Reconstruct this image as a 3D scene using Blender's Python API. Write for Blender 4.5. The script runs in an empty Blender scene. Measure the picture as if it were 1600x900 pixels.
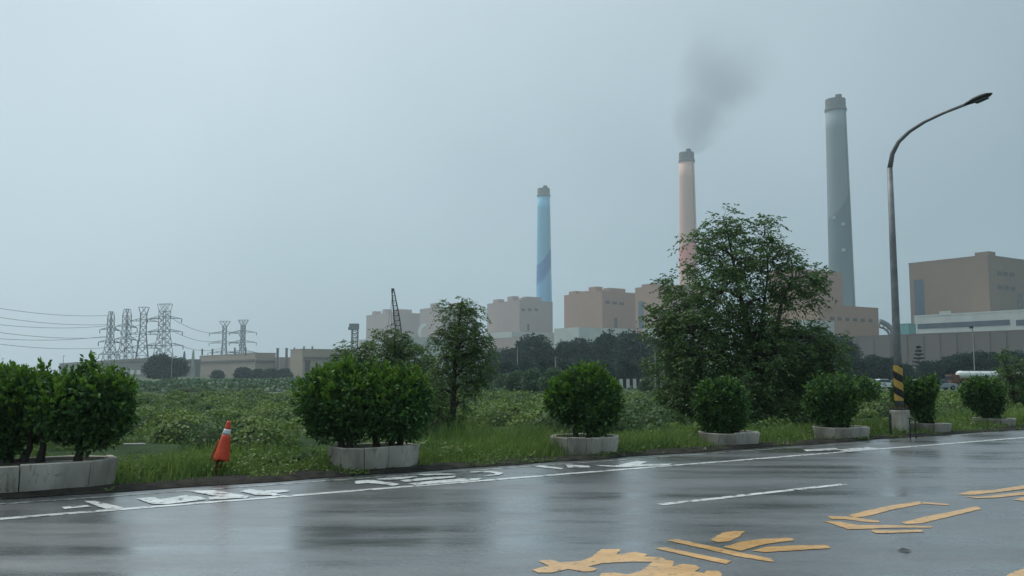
import bpy, math, random
import numpy as np
from mathutils import Vector

# ------------------------------------------------------------------ camera, sky, sun, exposure
SC = bpy.context.scene
COL = SC.collection
F, HOR, CAM_H = 1400.0, 583.0, 1.6            # focal length / horizon row in photo pixels, eye height
PITCH = math.atan((HOR - 450.0) / F)
cam_data = bpy.data.cameras.new('camera')
cam = bpy.data.objects.new('camera', cam_data)
COL.objects.link(cam)
cam.location = (0, 0, CAM_H)
cam.rotation_euler = (math.pi / 2 + PITCH, 0, 0)
cam_data.sensor_width = 36.0
cam_data.lens = 36.0 * F / 1600.0
cam_data.clip_start = 0.1
cam_data.clip_end = 20000.0
SC.camera = cam

SUN_EL, SUN_AZ = math.radians(56), math.radians(-48)     # azimuth clockwise from +Y (straight ahead)
SUN_DIR = Vector((math.sin(SUN_AZ) * math.cos(SUN_EL), math.cos(SUN_AZ) * math.cos(SUN_EL), math.sin(SUN_EL)))
world = bpy.data.worlds.new('World')
SC.world = world
world.use_nodes = True
wn, wl = world.node_tree.nodes, world.node_tree.links
wn.clear()
w_out = wn.new('ShaderNodeOutputWorld')
w_bg = wn.new('ShaderNodeBackground')
w_bg.inputs['Strength'].default_value = 0.1
w_sky = wn.new('ShaderNodeTexSky')
w_sky.sky_type = 'NISHITA'
w_sky.sun_disc = False
w_sky.sun_elevation = SUN_EL
w_sky.sun_rotation = SUN_AZ
w_sky.dust_density = 3.0
# overcast: even cloud sheet, thinner (brighter) towards the hidden sun, with soft wide mottling
w_tc = wn.new('ShaderNodeTexCoord')
w_dot = wn.new('ShaderNodeVectorMath'); w_dot.operation = 'DOT_PRODUCT'
w_dot.inputs[1].default_value = SUN_DIR
wl.new(w_tc.outputs['Generated'], w_dot.inputs[0])
w_map = wn.new('ShaderNodeMapRange')
w_map.inputs['From Min'].default_value = -0.1
w_map.inputs['From Max'].default_value = 1.0
w_map.inputs['To Min'].default_value = 0.0
w_map.inputs['To Max'].default_value = 1.0
wl.new(w_dot.outputs['Value'], w_map.inputs['Value'])
w_noise = wn.new('ShaderNodeTexNoise')
w_noise.inputs['Scale'].default_value = 2.3
w_noise.inputs['Detail'].default_value = 3.0
w_noise.inputs['Roughness'].default_value = 0.45
wl.new(w_tc.outputs['Generated'], w_noise.inputs['Vector'])
w_nm = wn.new('ShaderNodeMath'); w_nm.operation = 'MULTIPLY_ADD'
w_nm.inputs[1].default_value = 0.34
w_nm.inputs[2].default_value = -0.17
wl.new(w_noise.outputs['Fac'], w_nm.inputs[0])
w_add = wn.new('ShaderNodeMath'); w_add.operation = 'ADD'
wl.new(w_map.outputs['Result'], w_add.inputs[0])
wl.new(w_nm.outputs['Value'], w_add.inputs[1])
w_ramp = wn.new('ShaderNodeValToRGB')
w_ramp.color_ramp.elements[0].position = 0.0
w_ramp.color_ramp.elements[0].color = (0.22, 0.305, 0.35, 1)
w_ramp.color_ramp.elements[1].position = 1.0
w_ramp.color_ramp.elements[1].color = (0.80, 0.93, 0.98, 1)
for p_, c_ in ((.36, (.31, .41, .465)), (.60, (.50, .625, .69)), (.78, (.64, .775, .84))):
    w_ramp.color_ramp.elements.new(p_).color = (*c_, 1)
wl.new(w_add.outputs['Value'], w_ramp.inputs['Fac'])
w_sep = wn.new('ShaderNodeSeparateXYZ'); wl.new(w_tc.outputs['Generated'], w_sep.inputs[0])
w_cie = wn.new('ShaderNodeMapRange'); w_cie.interpolation_type = 'SMOOTHSTEP'
w_cie.inputs['From Min'].default_value = 0.36; w_cie.inputs['From Max'].default_value = 1.0
w_cie.inputs['To Min'].default_value = 9.5; w_cie.inputs['To Max'].default_value = 17.5
wl.new(w_sep.outputs['Z'], w_cie.inputs['Value'])
w_sc = wn.new('ShaderNodeVectorMath'); w_sc.operation = 'SCALE'
wl.new(w_cie.outputs['Result'], w_sc.inputs['Scale'])
wl.new(w_ramp.outputs['Color'], w_sc.inputs[0])
w_mix = wn.new('ShaderNodeMix'); w_mix.data_type = 'RGBA'
w_mix.inputs['Factor'].default_value = 0.94
wl.new(w_sky.outputs['Color'], w_mix.inputs['A'])
wl.new(w_sc.outputs['Vector'], w_mix.inputs['B'])
wl.new(w_mix.outputs['Result'], w_bg.inputs['Color'])
wl.new(w_bg.outputs['Background'], w_out.inputs['Surface'])

sun_data = bpy.data.lights.new('sun', 'SUN')
sun_data.energy = 1.5
sun_data.angle = math.radians(30)
sun_data.color = (1.0, 0.97, 0.92)
sun = bpy.data.objects.new('sun', sun_data)
COL.objects.link(sun)
sun.rotation_euler = (-SUN_DIR).to_track_quat('-Z', 'Y').to_euler()
sun.location = (0, 0, 400)

SC.view_settings.view_transform = 'Standard'
SC.view_settings.look = 'None'
SC.view_settings.gamma = 1.0
SC.view_settings.exposure = 0.0
SC.view_settings.use_curve_mapping = False
SC.render.engine = 'CYCLES'
SC.cycles.use_denoising = True
SC.cycles.max_bounces = 8
SC.cycles.diffuse_bounces = 3
SC.cycles.glossy_bounces = 3
SC.cycles.transmission_bounces = 4
SC.cycles.volume_bounces = 2
SC.cycles.transparent_max_bounces = 8
SC.cycles.volume_step_rate = 1.0
SC.cycles.volume_max_steps = 128

rnd = random.Random(7)
R = np.random.default_rng(11)

# ------------------------------------------------------------------ coordinates
CP, SP = math.cos(PITCH), math.sin(PITCH)
def ray(px, py):
    x, y = (px - 800.0) / F, (450.0 - py) / F
    return Vector((x, CP - y * SP, SP + y * CP))
def G(px, py, z=0.0):                       # photo pixel -> point on the level plane z
    d = ray(px, py); k = (z - CAM_H) / d.z
    return Vector((d.x * k, d.y * k, z))
def P(px, py, Y):                           # photo pixel -> point at distance Y ahead
    d = ray(px, py); k = Y / d.y
    return Vector((d.x * k, Y, CAM_H + d.z * k))
ANG = math.radians(34.2)                    # the road (and the power plant) runs this way
D = Vector((math.cos(ANG), math.sin(ANG), 0))
N = Vector((-math.sin(ANG), math.cos(ANG), 0))
def ST(s, t, z=0.0): return D * s + N * t + Vector((0, 0, z))
def to_st(p): return p.x * D.x + p.y * D.y, p.x * N.x + p.y * N.y
def s_at(px, t):                            # where the sight line of photo column px meets the line t
    d = ray(px, HOR + 90); dt = d.x * N.x + d.y * N.y
    k = t / dt
    return k * (d.x * D.x + d.y * D.y)
def hit_plane(px, py, p0, n):
    d = ray(px, py); o = Vector((0, 0, CAM_H))
    k = (p0 - o).dot(n) / d.dot(n)
    return o + d * k

# ------------------------------------------------------------------ noise
_tab = np.random.default_rng(3).random((256, 256))
def vnoise(x, y):
    xi, yi = np.floor(x).astype(int), np.floor(y).astype(int)
    fx, fy = x - xi, y - yi
    fx, fy = fx * fx * (3 - 2 * fx), fy * fy * (3 - 2 * fy)
    a, b = _tab[xi & 255, yi & 255], _tab[(xi + 1) & 255, yi & 255]
    c, d = _tab[xi & 255, (yi + 1) & 255], _tab[(xi + 1) & 255, (yi + 1) & 255]
    return (a * (1 - fx) + b * fx) * (1 - fy) + (c * (1 - fx) + d * fx) * fy
def sstep(a, b, v):
    u = np.clip((v - a) / (b - a), 0, 1); return u * u * (3 - 2 * u)
FAR_Z = -1.0
def zbase(x, y):
    t = -x * math.sin(ANG) + y * math.cos(ANG)
    return FAR_Z * sstep(17.0, 48.0, t)
def hum(x, y):                              # height of the low scrub over the ground
    t = -x * math.sin(ANG) + y * math.cos(ANG)
    a = vnoise(x / 1.5 + 7, y / 2.0 + 3)
    n = .22 * a + 0.12 * vnoise(x / .5, y / .6)
    return n * (0.12 + 0.88 * sstep(15.2, 20.0, t)) * sstep(14.2, 15.6, t) * (1 - .85 * sstep(72, 92, t - np.clip(x, 0, 60) * .8)) * (1 - sstep(140, 330, t))

# ------------------------------------------------------------------ materials
def new_mat(name):
    m = bpy.data.materials.new(name); m.use_nodes = True
    nt = m.node_tree; bs = nt.nodes['Principled BSDF']
    return m, nt, bs
def L(nt, a, b): nt.links.new(a, b)
def noise_node(nt, scale, detail=4, rough=.55, coord='Object', stretch=None):
    tc = nt.nodes.new('ShaderNodeTexCoord'); n = nt.nodes.new('ShaderNodeTexNoise')
    n.inputs['Scale'].default_value = scale; n.inputs['Detail'].default_value = detail
    n.inputs['Roughness'].default_value = rough
    if stretch:
        mp = nt.nodes.new('ShaderNodeMapping'); mp.inputs['Scale'].default_value = stretch[0]
        mp.inputs['Rotation'].default_value = (0, 0, stretch[1])
        mp.vector_type = 'TEXTURE' if len(stretch) > 2 else 'POINT'
        L(nt, tc.outputs[coord], mp.inputs['Vector']); L(nt, mp.outputs['Vector'], n.inputs['Vector'])
    else:
        L(nt, tc.outputs[coord], n.inputs['Vector'])
    return n
def ramp(nt, src, stops):
    r = nt.nodes.new('ShaderNodeValToRGB'); e = r.color_ramp.elements
    while len(e) < len(stops): e.new(0.5)
    for k, (p, c) in enumerate(stops):
        e[k].position = p; e[k].color = (c[0], c[1], c[2], 1) if not isinstance(c, (int, float)) else (c, c, c, 1)
    L(nt, src, r.inputs['Fac'])
    return r
def mat_mottled(name, c1, c2, scale=3.0, rough=.8, bump=0.0, bscale=None, spec=.3, stretch=None, metal=0.0, detail=5):
    m, nt, bs = new_mat(name)
    n = noise_node(nt, scale, detail, stretch=stretch)
    r = ramp(nt, n.outputs['Fac'], [(.3, c1), (.7, c2)])
    L(nt, r.outputs['Color'], bs.inputs['Base Color'])
    bs.inputs['Roughness'].default_value = rough
    bs.inputs['Specular IOR Level'].default_value = spec
    bs.inputs['Metallic'].default_value = metal
    if bump:
        n2 = noise_node(nt, bscale or scale * 6, 4)
        b = nt.nodes.new('ShaderNodeBump'); b.inputs['Strength'].default_value = bump; b.inputs['Distance'].default_value = .02
        L(nt, n2.outputs['Fac'], b.inputs['Height']); L(nt, b.outputs['Normal'], bs.inputs['Normal'])
    return m
def mat_leaf(name, stops, rough=.45, trans=.22, tcol=(.12, .2, .03), spec=.35):
    m, nt, bs = new_mat(name)
    g = nt.nodes.new('ShaderNodeNewGeometry')
    r = ramp(nt, g.outputs['Random Per Island'], stops)
    L(nt, r.outputs['Color'], bs.inputs['Base Color'])
    bs.inputs['Roughness'].default_value = rough
    bs.inputs['Specular IOR Level'].default_value = spec
    tr = nt.nodes.new('ShaderNodeBsdfTranslucent')
    mixc = nt.nodes.new('ShaderNodeMix'); mixc.data_type = 'RGBA'; mixc.inputs['Factor'].default_value = .5
    L(nt, r.outputs['Color'], mixc.inputs['A']); mixc.inputs['B'].default_value = (*tcol, 1)
    L(nt, mixc.outputs['Result'], tr.inputs['Color'])
    mx = nt.nodes.new('ShaderNodeMixShader'); mx.inputs['Fac'].default_value = trans
    L(nt, bs.outputs['BSDF'], mx.inputs[1]); L(nt, tr.outputs['BSDF'], mx.inputs[2])
    L(nt, mx.outputs['Shader'], nt.nodes['Material Output'].inputs['Surface'])
    return m
def mat_wet(name, c1, c2, cs, r1, r2, rs, bump=.25, bscale=60, spec=.5, rot=ANG, wear=None, coat=1.0):
    """wet paving: noise in colour, wet film of varying smoothness drawn out along the road"""
    m, nt, bs = new_mat(name)
    n = noise_node(nt, cs, 6, .6)
    r = ramp(nt, n.outputs['Fac'], [(.3, c1), (.7, c2)])
    n2 = noise_node(nt, rs, 5, .6, stretch=((.22, 1, 1), -rot))
    rr = ramp(nt, n2.outputs['Fac'], [(.33, r1), (.68, r2)])
    L(nt, rr.outputs['Color'], bs.inputs['Roughness'])
    L(nt, r.outputs['Color'], bs.inputs['Base Color'])
    bs.inputs['Specular IOR Level'].default_value = spec
    bs.inputs['Coat Weight'].default_value = coat; bs.inputs['Coat IOR'].default_value = 1.33
    L(nt, rr.outputs['Color'], bs.inputs['Coat Roughness'])
    n3 = noise_node(nt, bscale, 3, .6)
    n4 = noise_node(nt, 1.3, 3, .6, stretch=((.3, 1, 1), -rot))
    b2 = nt.nodes.new('ShaderNodeBump'); b2.inputs['Strength'].default_value = .38; b2.inputs['Distance'].default_value = .02
    L(nt, n4.outputs['Fac'], b2.inputs['Height'])
    b = nt.nodes.new('ShaderNodeBump'); b.inputs['Strength'].default_value = bump; b.inputs['Distance'].default_value = .004
    L(nt, n3.outputs['Fac'], b.inputs['Height']); L(nt, b2.outputs['Normal'], b.inputs['Normal'])
    L(nt, b.outputs['Normal'], bs.inputs['Normal']); L(nt, b2.outputs['Normal'], bs.inputs['Coat Normal'])
    if wear:                                     # worn paint: the asphalt shows through in flakes
        n5 = noise_node(nt, wear[0], 6, .65)
        w = ramp(nt, n5.outputs['Fac'], [(wear[1] - .04, 0.0), (wear[1] + .04, 1.0)])
        mx = nt.nodes.new('ShaderNodeMix'); mx.data_type = 'RGBA'
        L(nt, w.outputs['Color'], mx.inputs['Factor'])
        mx.inputs['A'].default_value = (.05, .05, .052, 1); L(nt, r.outputs['Color'], mx.inputs['B'])
        L(nt, mx.outputs['Result'], bs.inputs['Base Color'])
    return m

MT = {}
MT['asphalt'] = mat_wet('asphalt', (.070, .072, .076), (.115, .117, .120), .8, .15, .48, .9)
def aggregate(m):
    nt = m.node_tree; bs = nt.nodes['Principled BSDF']; src = bs.inputs['Base Color'].links[0].from_socket
    v = nt.nodes.new('ShaderNodeTexVoronoi'); v.inputs['Scale'].default_value = 70
    tc = nt.nodes.new('ShaderNodeTexCoord'); L(nt, tc.outputs['Object'], v.inputs['Vector'])
    r = ramp(nt, v.outputs['Color'], [(.1, .55), (.9, 1.5)])
    mx = nt.nodes.new('ShaderNodeMix'); mx.data_type = 'RGBA'; mx.blend_type = 'MULTIPLY'; mx.inputs['Factor'].default_value = 1
    mx.clamp_result = False
    L(nt, src, mx.inputs['A']); L(nt, r.outputs['Color'], mx.inputs['B']); L(nt, mx.outputs['Result'], bs.inputs['Base Color'])
aggregate(MT['asphalt'])
MT['white_paint'] = mat_wet('white_paint', (.55, .55, .53), (.78, .78, .76), 5, .22, .40, 2, wear=(7, .42), coat=.4)
MT['faded_paint'] = mat_wet('faded_paint', (.20, .20, .19), (.50, .50, .48), 5, .2, .4, 2, wear=(6, .47), coat=.5)
MT['yellow_paint'] = mat_wet('yellow_paint', (.50, .26, .075), (.72, .40, .13), 5, .22, .45, 2, wear=(14, .38), coat=.6)
MT['soil'] = mat_mottled('soil', (.030, .024, .018), (.075, .062, .045), 4, .7, .6, 20)
MT['ground'] = None
MT['concrete'] = mat_mottled('concrete', (.20, .175, .14), (.60, .555, .48), 2.2, .75, .35, 45, stretch=((1, 1, .4), 0), detail=8)
def stains(m, scale, col, lo, hi, st):
    nt = m.node_tree; bs = nt.nodes['Principled BSDF']; src = bs.inputs['Base Color'].links[0].from_socket
    n = noise_node(nt, scale, 6, .7, stretch=st); r = ramp(nt, n.outputs['Fac'], [(lo, 0.0), (hi, 1.0)])
    mx = nt.nodes.new('ShaderNodeMix'); mx.data_type = 'RGBA'; L(nt, r.outputs['Color'], mx.inputs['Factor'])
    L(nt, src, mx.inputs['A']); mx.inputs['B'].default_value = (*col, 1); L(nt, mx.outputs['Result'], bs.inputs['Base Color'])
stains(MT['concrete'], 4.5, (.13, .095, .06), .56, .72, ((1, 1, .3), 0))
stains(MT['concrete'], 9.0, (.09, .10, .06), .60, .74, ((1, 1, .8), 0))
MT['concrete_dark'] = mat_mottled('concrete_dark', (.13, .125, .115), (.27, .26, .24), 2.6, .8, .4, 40)
MT['bark'] = mat_mottled('bark', (.035, .028, .022), (.10, .085, .065), 9, .85, .7, 40, stretch=((1, 1, .25), 0))
MT['bush_leaf'] = mat_leaf('bush_leaf', [(0, (.022, .062, .020)), (.5, (.044, .110, .028)), (1, (.075, .165, .034))], .45, .14, spec=.25)
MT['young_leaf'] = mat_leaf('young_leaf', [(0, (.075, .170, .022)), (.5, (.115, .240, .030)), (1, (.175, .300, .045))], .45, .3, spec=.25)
MT['tree_leaf'] = mat_leaf('tree_leaf', [(0, (.040, .084, .034)), (.45, (.080, .155, .052)), (.85, (.130, .215, .064)), (1, (.175, .175, .070))], .5, .28, spec=.3)
MT['far_leaf'] = mat_leaf('far_leaf', [(0, (.014, .034, .033)), (.6, (.025, .054, .045)), (1, (.042, .074, .052))], .7, .1, spec=.1)
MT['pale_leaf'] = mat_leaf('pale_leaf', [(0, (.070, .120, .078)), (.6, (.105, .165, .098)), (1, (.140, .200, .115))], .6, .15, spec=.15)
MT['field_leaf'] = mat_leaf('field_leaf', [(0, (.100, .152, .040)), (.5, (.138, .205, .050)), (.85, (.172, .240, .058)), (1, (.195, .220, .075))], .55, .3, spec=.2)
def patch_species(m, scale, c, lo=.42, hi=.62):
    # different plants in patches: tint the leaf colour by a wide noise over the field
    nt = m.node_tree; r = [n for n in nt.nodes if n.type == 'VALTORGB'][0]
    n = noise_node(nt, scale, 3, .6); f = ramp(nt, n.outputs['Fac'], [(lo, 0.0), (hi, 1.0)])
    mx = nt.nodes.new('ShaderNodeMix'); mx.data_type = 'RGBA'; mx.blend_type = 'MULTIPLY'
    L(nt, f.outputs['Color'], mx.inputs['Factor']); L(nt, r.outputs['Color'], mx.inputs['A']); mx.inputs['B'].default_value = (*c, 1)
    for l in list(nt.links):
        if l.from_node == r and l.to_node != mx and l.to_socket.name in ('Base Color', 'A'):
            to = l.to_socket; nt.links.remove(l); L(nt, mx.outputs['Result'], to)
patch_species(MT['field_leaf'], .3, (.72, .84, .90))
MT['field_dark'] = mat_leaf('field_dark', [(0, (.046, .084, .038)), (.5, (.076, .130, .050)), (1, (.110, .170, .062))], .55, .25, spec=.2)
MT['field_light'] = mat_leaf('field_light', [(0, (.130, .188, .052)), (.5, (.165, .232, .062)), (1, (.200, .262, .078))], .55, .3, spec=.2)
MT['grass'] = mat_leaf('grass', [(0, (.085, .140, .038)), (.5, (.150, .232, .058)), (.9, (.225, .305, .085)), (1, (.29, .26, .13))], .5, .3, (.25, .38, .05), spec=.2)
patch_species(MT['grass'], 1.1, (.55, .72, .80))
MT['pole_steel'] = mat_mottled('pole_steel', (.16, .17, .175), (.27, .275, .28), 4, .5, .1, 50, metal=.3)
MT['dark_metal'] = mat_mottled('dark_metal', (.02, .021, .022), (.05, .05, .052), 6, .45)
MT['black_paint'] = mat_mottled('black_paint', (.012, .012, .012), (.03, .029, .027), 12, .5)
MT['hazard_yellow'] = mat_mottled('hazard_yellow', (.42, .25, .05), (.55, .36, .09), 9, .5)
MT['cone_orange'] = mat_mottled('cone_orange', (.64, .062, .028), (.80, .115, .052), 9, .5, .2, 30)
MT['cone_faded'] = mat_mottled('cone_faded', (.55, .13, .07), (.68, .24, .15), 12, .6)
MT['rust'] = mat_mottled('rust', (.16, .035, .018), (.32, .09, .04), 14, .8)
MT['band_white'] = mat_mottled('band_white', (.55, .55, .55), (.78, .78, .78), 14, .4)
MT['glass_dark'] = mat_mottled('glass_dark', (.02, .03, .045), (.04, .055, .08), .4, .15, spec=.6)
MT['glass_blue'] = mat_mottled('glass_blue', (.035, .06, .10), (.06, .09, .14), .15, .3, spec=.5)
MT['louvre'] = mat_mottled('louvre', (.06, .045, .04), (.10, .08, .07), .6, .7)
MT['steel_far'] = mat_mottled('steel_far', (.14, .15, .16), (.22, .23, .24), .2, .6)
MT['cable'] = mat_mottled('cable', (.10, .105, .11), (.16, .165, .17), .2, .6)
MT['white_wall'] = mat_mottled('white_wall', (.46, .46, .44), (.56, .56, .54), .12, .7)
MT['tank_white'] = mat_mottled('tank_white', (.66, .66, .62), (.80, .80, .77), .8, .35)
MT['truck_brown'] = mat_mottled('truck_brown', (.10, .045, .03), (.20, .085, .05), 1.5, .6)
MT['tyre'] = mat_mottled('tyre', (.012, .012, .012), (.03, .03, .03), 8, .8)
MT['car_white'] = mat_mottled('car_white', (.72, .73, .73), (.80, .80, .80), 1, .25)
MT['car_grey'] = mat_mottled('car_grey', (.30, .33, .36), (.36, .39, .42), 1, .25)
MT['teal'] = mat_mottled('teal', (.10, .28, .27), (.16, .38, .36), .3, .6)
MT['stone_pale'] = mat_mottled('stone_pale', (.30, .28, .26), (.42, .40, .37), .3, .8)

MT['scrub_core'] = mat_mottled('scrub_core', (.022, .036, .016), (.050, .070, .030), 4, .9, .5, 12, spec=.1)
def mat_panels(name, c1, c2, cell=(6.0, 3.6), rough=.8):
    """far tiled cladding: faint joints, rain streaks and patches of slightly different tile"""
    m, nt, bs = new_mat(name)
    tc = nt.nodes.new('ShaderNodeTexCoord')
    mp = nt.nodes.new('ShaderNodeMapping'); mp.inputs['Rotation'].default_value = (0, 0, -ANG)
    L(nt, tc.outputs['Object'], mp.inputs['Vector'])
    sx = nt.nodes.new('ShaderNodeSeparateXYZ'); L(nt, mp.outputs['Vector'], sx.inputs[0])
    ad = nt.nodes.new('ShaderNodeMath'); L(nt, sx.outputs['X'], ad.inputs[0]); L(nt, sx.outputs['Y'], ad.inputs[1])
    cb = nt.nodes.new('ShaderNodeCombineXYZ'); L(nt, ad.outputs[0], cb.inputs['X']); L(nt, sx.outputs['Z'], cb.inputs['Y'])
    br = nt.nodes.new('ShaderNodeTexBrick')
    br.offset = 0.0
    br.inputs['Scale'].default_value = 1.0; br.inputs['Brick Width'].default_value = cell[0]
    br.inputs['Row Height'].default_value = cell[1]; br.inputs['Mortar Size'].default_value = .06
    br.inputs['Color1'].default_value = (*c1, 1); br.inputs['Color2'].default_value = (*[a * .92 for a in c1], 1)
    br.inputs['Mortar'].default_value = (*[a * .72 for a in c1], 1)
    L(nt, cb.outputs[0], br.inputs['Vector'])
    n = noise_node(nt, .05, 5, .6, stretch=((1, 1, .25), 0))
    r = ramp(nt, n.outputs['Fac'], [(.35, 0.0), (.75, 1.0)])
    mx = nt.nodes.new('ShaderNodeMix'); mx.data_type = 'RGBA'
    L(nt, r.outputs['Color'], mx.inputs['Factor']); L(nt, br.outputs['Color'], mx.inputs['A'])
    mx.inputs['B'].default_value = (*c2, 1)
    L(nt, mx.outputs['Result'], bs.inputs['Base Color'])
    bs.inputs['Roughness'].default_value = rough; bs.inputs['Specular IOR Level'].default_value = .25
    return m
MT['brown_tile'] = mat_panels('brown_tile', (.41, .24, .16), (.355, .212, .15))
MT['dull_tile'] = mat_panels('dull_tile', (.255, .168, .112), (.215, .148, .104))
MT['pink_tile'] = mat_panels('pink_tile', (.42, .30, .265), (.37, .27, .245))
MT['grey_wall'] = mat_panels('grey_wall', (.20, .19, .185), (.155, .15, .15), (9, 30))
MT['wall_brown'] = mat_panels('wall_brown', (.17, .125, .11), (.14, .12, .12), (8, 30))
MT['beige_wall'] = mat_panels('beige_wall', (.42, .33, .26), (.36, .29, .24), (7, 5))
MT['beige_dark'] = mat_panels('beige_dark', (.19, .155, .13), (.16, .14, .125), (7, 5))

def mat_ground():
    m, nt, bs = new_mat('field_ground')
    n = noise_node(nt, .55, 6, .65)
    r = ramp(nt, n.outputs['Fac'], [(.30, (.016, .032, .012)), (.5, (.030, .056, .018)), (.72, (.052, .080, .026))])
    n2 = noise_node(nt, .02, 5, .6, stretch=((.3, 1, 1), 0))
    r2 = ramp(nt, n2.outputs['Fac'], [(.35, (.055, .090, .040)), (.65, (.095, .125, .060))])
    tc = nt.nodes.new('ShaderNodeTexCoord'); sx = nt.nodes.new('ShaderNodeSeparateXYZ')
    L(nt, tc.outputs['Object'], sx.inputs[0])
    mr = nt.nodes.new('ShaderNodeMapRange'); mr.inputs['From Min'].default_value = 90; mr.inputs['From Max'].default_value = 170
    L(nt, sx.outputs['Y'], mr.inputs['Value'])            # scrub ends, paler cropland beyond
    mx = nt.nodes.new('ShaderNodeMix'); mx.data_type = 'RGBA'
    L(nt, mr.outputs['Result'], mx.inputs['Factor']); L(nt, r.outputs['Color'], mx.inputs['A']); L(nt, r2.outputs['Color'], mx.inputs['B'])
    L(nt, mx.outputs['Result'], bs.inputs['Base Color'])
    bs.inputs['Roughness'].default_value = .9; bs.inputs['Specular IOR Level'].default_value = .1
    n3 = noise_node(nt, 3.0, 5, .7)
    b = nt.nodes.new('ShaderNodeBump'); b.inputs['Strength'].default_value = .8; b.inputs['Distance'].default_value = .15
    L(nt, n3.outputs['Fac'], b.inputs['Height']); L(nt, b.outputs['Normal'], bs.inputs['Normal'])
    return m
MT['ground'] = mat_ground()

# ------------------------------------------------------------------ mesh helpers
ORG = {}
def link(o, parent, origin):
    COL.objects.link(o)
    ORG[o.name] = origin.copy()
    if parent is not None:
        o.parent = parent
        o.location = origin - ORG[parent.name]
    else:
        o.location = origin
    return o
def tag(o, label, cat, group=None, kind=None):
    o['label'] = label; o['category'] = cat
    if group: o['group'] = group
    if kind: o['kind'] = kind
    return o
def thing(name, loc, label, cat, group=None):
    e = bpy.data.objects.new(name, None); e.empty_display_size = .3
    link(e, None, Vector(loc)); tag(e, label, cat, group)
    return e
def fast_mesh(name, V, Fq):
    """V (n,3), Fq (m,k) numpy"""
    me = bpy.data.meshes.new(name)
    V = np.asarray(V, dtype=np.float32); Fq = np.asarray(Fq, dtype=np.int32)
    m_, k_ = Fq.shape
    me.vertices.add(len(V)); me.vertices.foreach_set('co', V.ravel())
    me.loops.add(m_ * k_); me.loops.foreach_set('vertex_index', Fq.ravel())
    me.polygons.add(m_)
    me.polygons.foreach_set('loop_start', np.arange(0, m_ * k_, k_, dtype=np.int32))
    me.update(calc_edges=True)
    return me
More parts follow.
